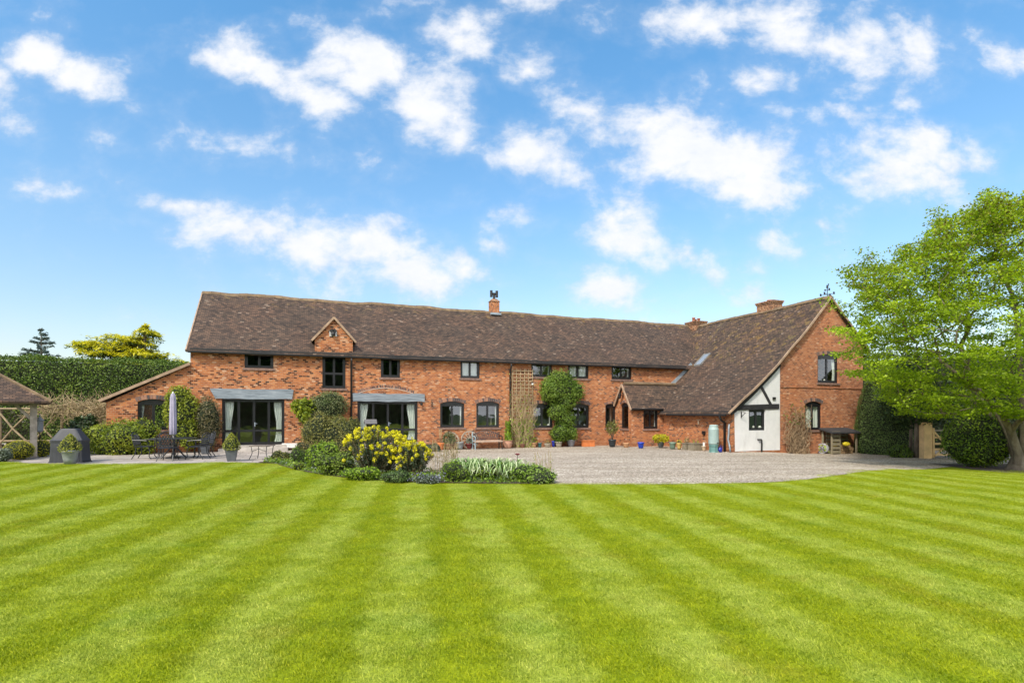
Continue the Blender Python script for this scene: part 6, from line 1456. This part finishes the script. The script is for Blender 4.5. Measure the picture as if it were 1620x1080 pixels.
ball('laurel_mound', 1497, 1600, 655, 743, leaf_mat('leaf_lmound', [(.04, .08, .012), (.09, .16, .016), (.17, .27, .022), (.30, .38, .03)]), 'big rounded glossy green bush between gate and maple trunk', 430, .085, .10, seed=12, dp=.8)

# ---- maple
def grow(root_pts, targets, alpha=.28):
    nodes = [Vector(p) for p in root_pts[0]]; par = [-1] + list(range(len(nodes) - 1)); dist = [0]
    for i in range(1, len(nodes)): dist.append(dist[-1] + (nodes[i] - nodes[i - 1]).length)
    for extra in root_pts[1:]:
        p = 0
        for q in extra: nodes.append(Vector(q)); par.append(p); dist.append(dist[p] + (nodes[-1] - nodes[p]).length); p = len(nodes) - 1
    A = np.array([tuple(n) for n in nodes]); base = nodes[0]
    targets = sorted(targets, key=lambda t: (Vector(t) - base).length); tips = []
    for t in targets:
        tv = np.array(t); d = np.linalg.norm(A - tv, axis=1); back = np.clip(np.linalg.norm(A - np.array(base), axis=1) - np.linalg.norm(tv - np.array(base)) + .05, 0, None)
        c = d + alpha * np.array(dist) + back * 3 ; c[0] += 3; k = int(np.argmin(c)); p = Vector(A[k]); e = Vector(t); L_ = (e - p).length; n = max(1, int(L_ / .35)); last = k
        pd = (p - nodes[par[k]]).normalized() if par[k] >= 0 else Vector((0, 0, 1))
        for j in range(1, n + 1):
            u = j / n; q = p.lerp(e, u) + pd * L_ * .22 * u * (1 - u) + Vector((random.gauss(0, .02), random.gauss(0, .02), random.gauss(0, .02))) * (u < 1)
            nodes.append(q); par.append(last); dist.append(dist[last] + (q - nodes[last]).length); last = len(nodes) - 1
        tips.append(last); A = np.array([tuple(x) for x in nodes])
    w_ = [0.0] * len(nodes)
    for t in tips: w_[t] += 1
    for i in range(len(nodes) - 1, 0, -1): w_[par[i]] += w_[i]
    return nodes, par, w_, tips
def tree_mesh(nodes, par, w_, rmax, name, m, parent, p=.46, rmin=.006):
    wm = max(w_); rad = [max(rmin, rmax * (x / wm) ** p) for x in w_]; ch = {}
    for i in range(1, len(nodes)): ch.setdefault(par[i], []).append(i)
    mb = MB(); stack = [(0, None)]
    starts = [(0, c) for c in ch.get(0, [])]
    while starts:
        s0, c = starts.pop(); pts = [nodes[s0], nodes[c]]; rs = [min(rad[s0], rad[c] * 1.25), rad[c]]; cur = c
        while cur in ch:
            cs = sorted(ch[cur], key=lambda k: -w_[k])
            for o in cs[1:]: starts.append((cur, o))
            cur = cs[0]; pts.append(nodes[cur]); rs.append(rad[cur])
        mb.tube(pts, rs, 8 if rs[0] > .08 else 5 if rs[0] > .02 else 3, cap=False)
    return mb.build(name, m, parent, smooth=True)
def maple():
    g = G(1607, 743); root = empty('maple_tree', g, 0, 'large spreading fresh green maple with several trunks at the right edge', 'tree'); r = random.Random(5)
    prof = ([1.6, 2.2, 2.9, 4.0, 5.4, 6.6, 7.5, 8.4, 9.2, 9.9], [2.2, 4.2, 5.5, 6.2, 6.7, 6.35, 5.6, 4.2, 2.9, 1.2])
    T_ = []
    while len(T_) < 1350:
        z = r.uniform(1.9, 9.8); a = r.random() * 6.283; R_ = np.interp(z, *prof) * (1 + .13 * math.sin(a * 5 + z * 1.3) + .10 * math.sin(z * 4.3 + a * 3)); q = r.random() ** .42
        x = math.cos(a) * q * R_; y = math.sin(a) * q * R_ * (.62 if math.sin(a) < 0 else .85)
        if z < 2.5 and q < .5: continue
        if r.random() > .35 + .65 * q: continue
        if x > 3.2 and r.random() < .4: continue
        ww = F / (g.y + y); pxx = CX + (g.x + x - .25) * ww; pyy = HY - (g.z + z - HC) * ww
        if pxx < np.interp(pyy, [300, 345, 380, 410, 440, 480, 520, 560, 600, 640, 665, 700], [1560, 1490, 1450, 1352, 1345, 1332, 1352, 1345, 1368, 1410, 1450, 1540]) + r.uniform(-4, 22): continue
        if pyy < np.interp(pxx, [1300, 1316, 1335, 1350, 1373, 1397, 1436, 1458, 1482, 1512, 1535, 1568, 1600, 1640, 1700], [470, 474, 500, 440, 401, 436, 390, 412, 333, 375, 345, 304, 338, 300, 330]) - 4: continue
        T_.append((x - .25, y, z))
    for (ppx, ppy) in ((1314, 478), (1340, 430), (1372, 402), (1405, 425), (1436, 391), (1460, 380), (1482, 334), (1505, 350), (1530, 335), (1566, 306), (1590, 315), (1325, 520), (1330, 560), (1350, 590), (1352, 450)):
        for q in range(11):
            Yo = r.uniform(-1.6, 1.2); u_ = r.uniform(0, .42) * (q > 0); Yw = g.y + Yo; tx = 1590 + (ppx - 1590) * (1 - u_); ty = 640 + (ppy - 640) * (1 - u_); w_ = Yw / F
            T_.append(((tx - CX) * w_ - g.x, Yo, HC + (HY - ty) * w_ - g.z))
    tr = [[(0, 0, -.1), (-.02, 0, .25), (-.12, .05, .8), (-.35, .1, 1.5), (-.75, .15, 2.3), (-1.3, .2, 3.3)], [(.28, 0, .6), (.35, .1, 1.6), (.4, .15, 2.8), (.3, .2, 4.2), (.2, .2, 5.5)], [(.35, .25, .7), (.7, .5, 1.8), (1.2, .8, 3.0)], [(-.1, -.2, .6), (-.5, -.35, 1.4), (-1.1, -.6, 2.1), (-2.0, -.8, 2.8)], [(.05, .1, .5), (-.3, .5, 1.6), (-.7, 1.0, 3.0), (-.9, 1.3, 4.6)]]
    nodes, par, w_, tips = grow(tr, T_)
    tree_mesh(nodes, par, w_, .235, 'trunk', M['bark'], root, p=.56, rmin=.005)
    MB().lathe([(.42, -.15), (.30, .04), (.21, .22), (.12, .45)], (.0, .0, 0), 12).build('root_flare', M['bark'], root, smooth=True)
    PP, NN = [], []
    for t in tips:
        p = np.array(nodes[t]); b = np.array(nodes[par[t]]); d = p - b; d = d / max(1e-6, np.linalg.norm(d)); n = r.randint(66, 108); ln = r.uniform(.35, .75)
        q = RNG.random((n, 1)); P = p + d * (q - .6) * ln + RNG.normal(size=(n, 3)) * [.19, .19, .05] * (1.1 - .3 * q); PP.append(P); NN.append(np.tile([d[0] * .4, d[1] * .4, 1.0], (n, 1)))
    P = np.concatenate(PP); N = np.concatenate(NN)
    hi_ = RNG.random(len(P)) < np.clip((P[:, 2] - 4.5) / 10, 0, .4)
    quads_obj('crown', [leaves(P[~hi_], N[~hi_], .088, .074, .62), leaves(P[hi_], N[hi_], .085, .06, .8)], [MAPLE, leaf_mat('leaf_maple_olive', [(.10, .075, .02), (.17, .16, .02), (.24, .27, .02), (.34, .38, .03)], transl=.4)], root)
maple()

# ---- weather vane at the gable peak, birdy bits
a_, z_ = at_b(1316, 474, .3); wv = empty('weather_vane', world(AR + .02, .25, 7.62), HA, 'black iron weather vane on the peak of the right gable', 'weather vane'); k_ = 27.3 / F; px0 = 5.5 * k_
mb = MB(); mb.tube([(0, 0, 0), (0, 0, 23 * k_)], .018, 6); mb.build('rod', M['blackmatt'], wv); wv.location = world(AR + .25, .25, 7.45)
for nm, (dx_, dy_) in (('direction_arm', (1, .3)), ('direction_arm', (-.3, 1))):
    mb = MB(); z = 11 * k_; mb.tube([(-.27 * dx_, -.27 * dy_, z), (.27 * dx_, .27 * dy_, z)], .012, 5)
    for sg in (-1, 1): mb.box((sg * .3 * dx_, sg * .3 * dy_, z + .02), (.10, .02, .12))
    mb.build(nm, M['blackmatt'], wv)
mb = MB(); z = 18 * k_; mb.tube([(-.15, 0, z - .02), (.15, 0, z + .03)], .012, 5); mb.box((-.15, 0, z - .02), (.08, .02, .08)); mb.box((.14, 0, z + .05), (.09, .02, .12)); mb.build('arrow', M['blackmatt'], wv)
mb = MB(); z = 23 * k_; mb.face([(-.06, -.01, z), (.05, -.01, z - .03), (.12, -.01, z + .18), (.06, -.01, z + .16), (.02, -.01, z + .06), (-.04, -.01, z + .1)]); mb.face([(-.06, .01, z), (-.04, .01, z + .1), (.02, .01, z + .06), (.06, .01, z + .16), (.12, .01, z + .18), (.05, .01, z - .03)]); mb.lathe([(0, -.1), (.05, -.05), (.04, .02), (0, .04)], (0, 0, z), 8); mb.build('cockerel', M['blackmatt'], wv)
b0 = at_b(841, 607, B); sl = empty('security_light', world(b0[0], B - .05, b0[1]), HA, 'small white security lamp on the wall at the top right of the trellis', 'wall light'); MB().lathe([(0, 0), (.045, .01), (.06, .09), (.05, .1)], (0, -.08, -.08), 10).build('lamp_head', M['iwhite'], sl, smooth=True); MB().box((0, -.02, .04), (.08, .05, .1)).build('sensor', M['black'], sl)
b0 = at_b(666, 638, B); o = MB(); o.lathe([(0, 0), (.06, .01), (.07, .12), (.03, .15)], n=10); o.box((0, .06, .08), (.05, .1, .03)); o = o.build('wall_light', M['blackmatt'], None); o.location = world(b0[0], B - .12, b0[1] - .1); o.rotation_euler = (0, 0, HA); tag(o, 'black wall lamp just below the right end of the second lintel', 'wall light')
b0 = at_b(683, 638, B); o = MB(); o.bar((0, -.02, -.18), (0, -.02, .12), .03); o.bar((0, -.03, .08), (0, -.2, .05), .015); o.bar((0, -.03, -.1), (0, -.18, .05), .012); o = o.build('hanging_bracket', M['blackmatt'], None); o.location = world(b0[0], B - .01, b0[1]); o.rotation_euler = (0, 0, HA); tag(o, 'small black hanging basket bracket on the wall between lintel and arched window', 'bracket')
# trees on the far side of the lawn (behind the viewer): the windows mirror them
hedge('boundary_hedge', (34, -26), (-34, -26), 13, 12, 2, leaf_mat('leaf_boundary', [(.05, .09, .02), (.10, .17, .03), (.18, .26, .05)]), 14, .5, 'tall green boundary hedge of trees on the far side of the lawn, facing the house', seed=15)

# low mixed growth filling the bed between the named clumps
def bedfill():
    n = 9000; X = RNG.uniform(bx0 + .15, bx1 - .1, n); F0 = np.array([curve(front, x) for x in X]); B0 = np.array([bed_b(x) for x in X]); t = RNG.random(n) ** 1.4
    Y = F0 + .03 + (B0 - F0 - .1) * t; clump = .5 + .5 * vnoise(np.stack([X, Y, X * 0], 1), 3.0, 4); Z = .03 + RNG.random(n) * (.05 + .22 * np.clip(t * 6, 0, 1) * clump)
    P = np.stack([X, Y, Z + np.array([gz(a, b) for a, b in zip(X, Y)])], 1); k = RNG.random(n); gs = [P[k < .55], P[(k >= .55) & (k < .9)], P[k >= .9]]
    o = quads_obj('ground_cover', [leaves(g_, g_ * 0 + [0, -.3, 1], .07, .035, .9) for g_ in gs], [GREEN, FRESH, GREYG]); tag(o, kind='stuff')
bedfill()
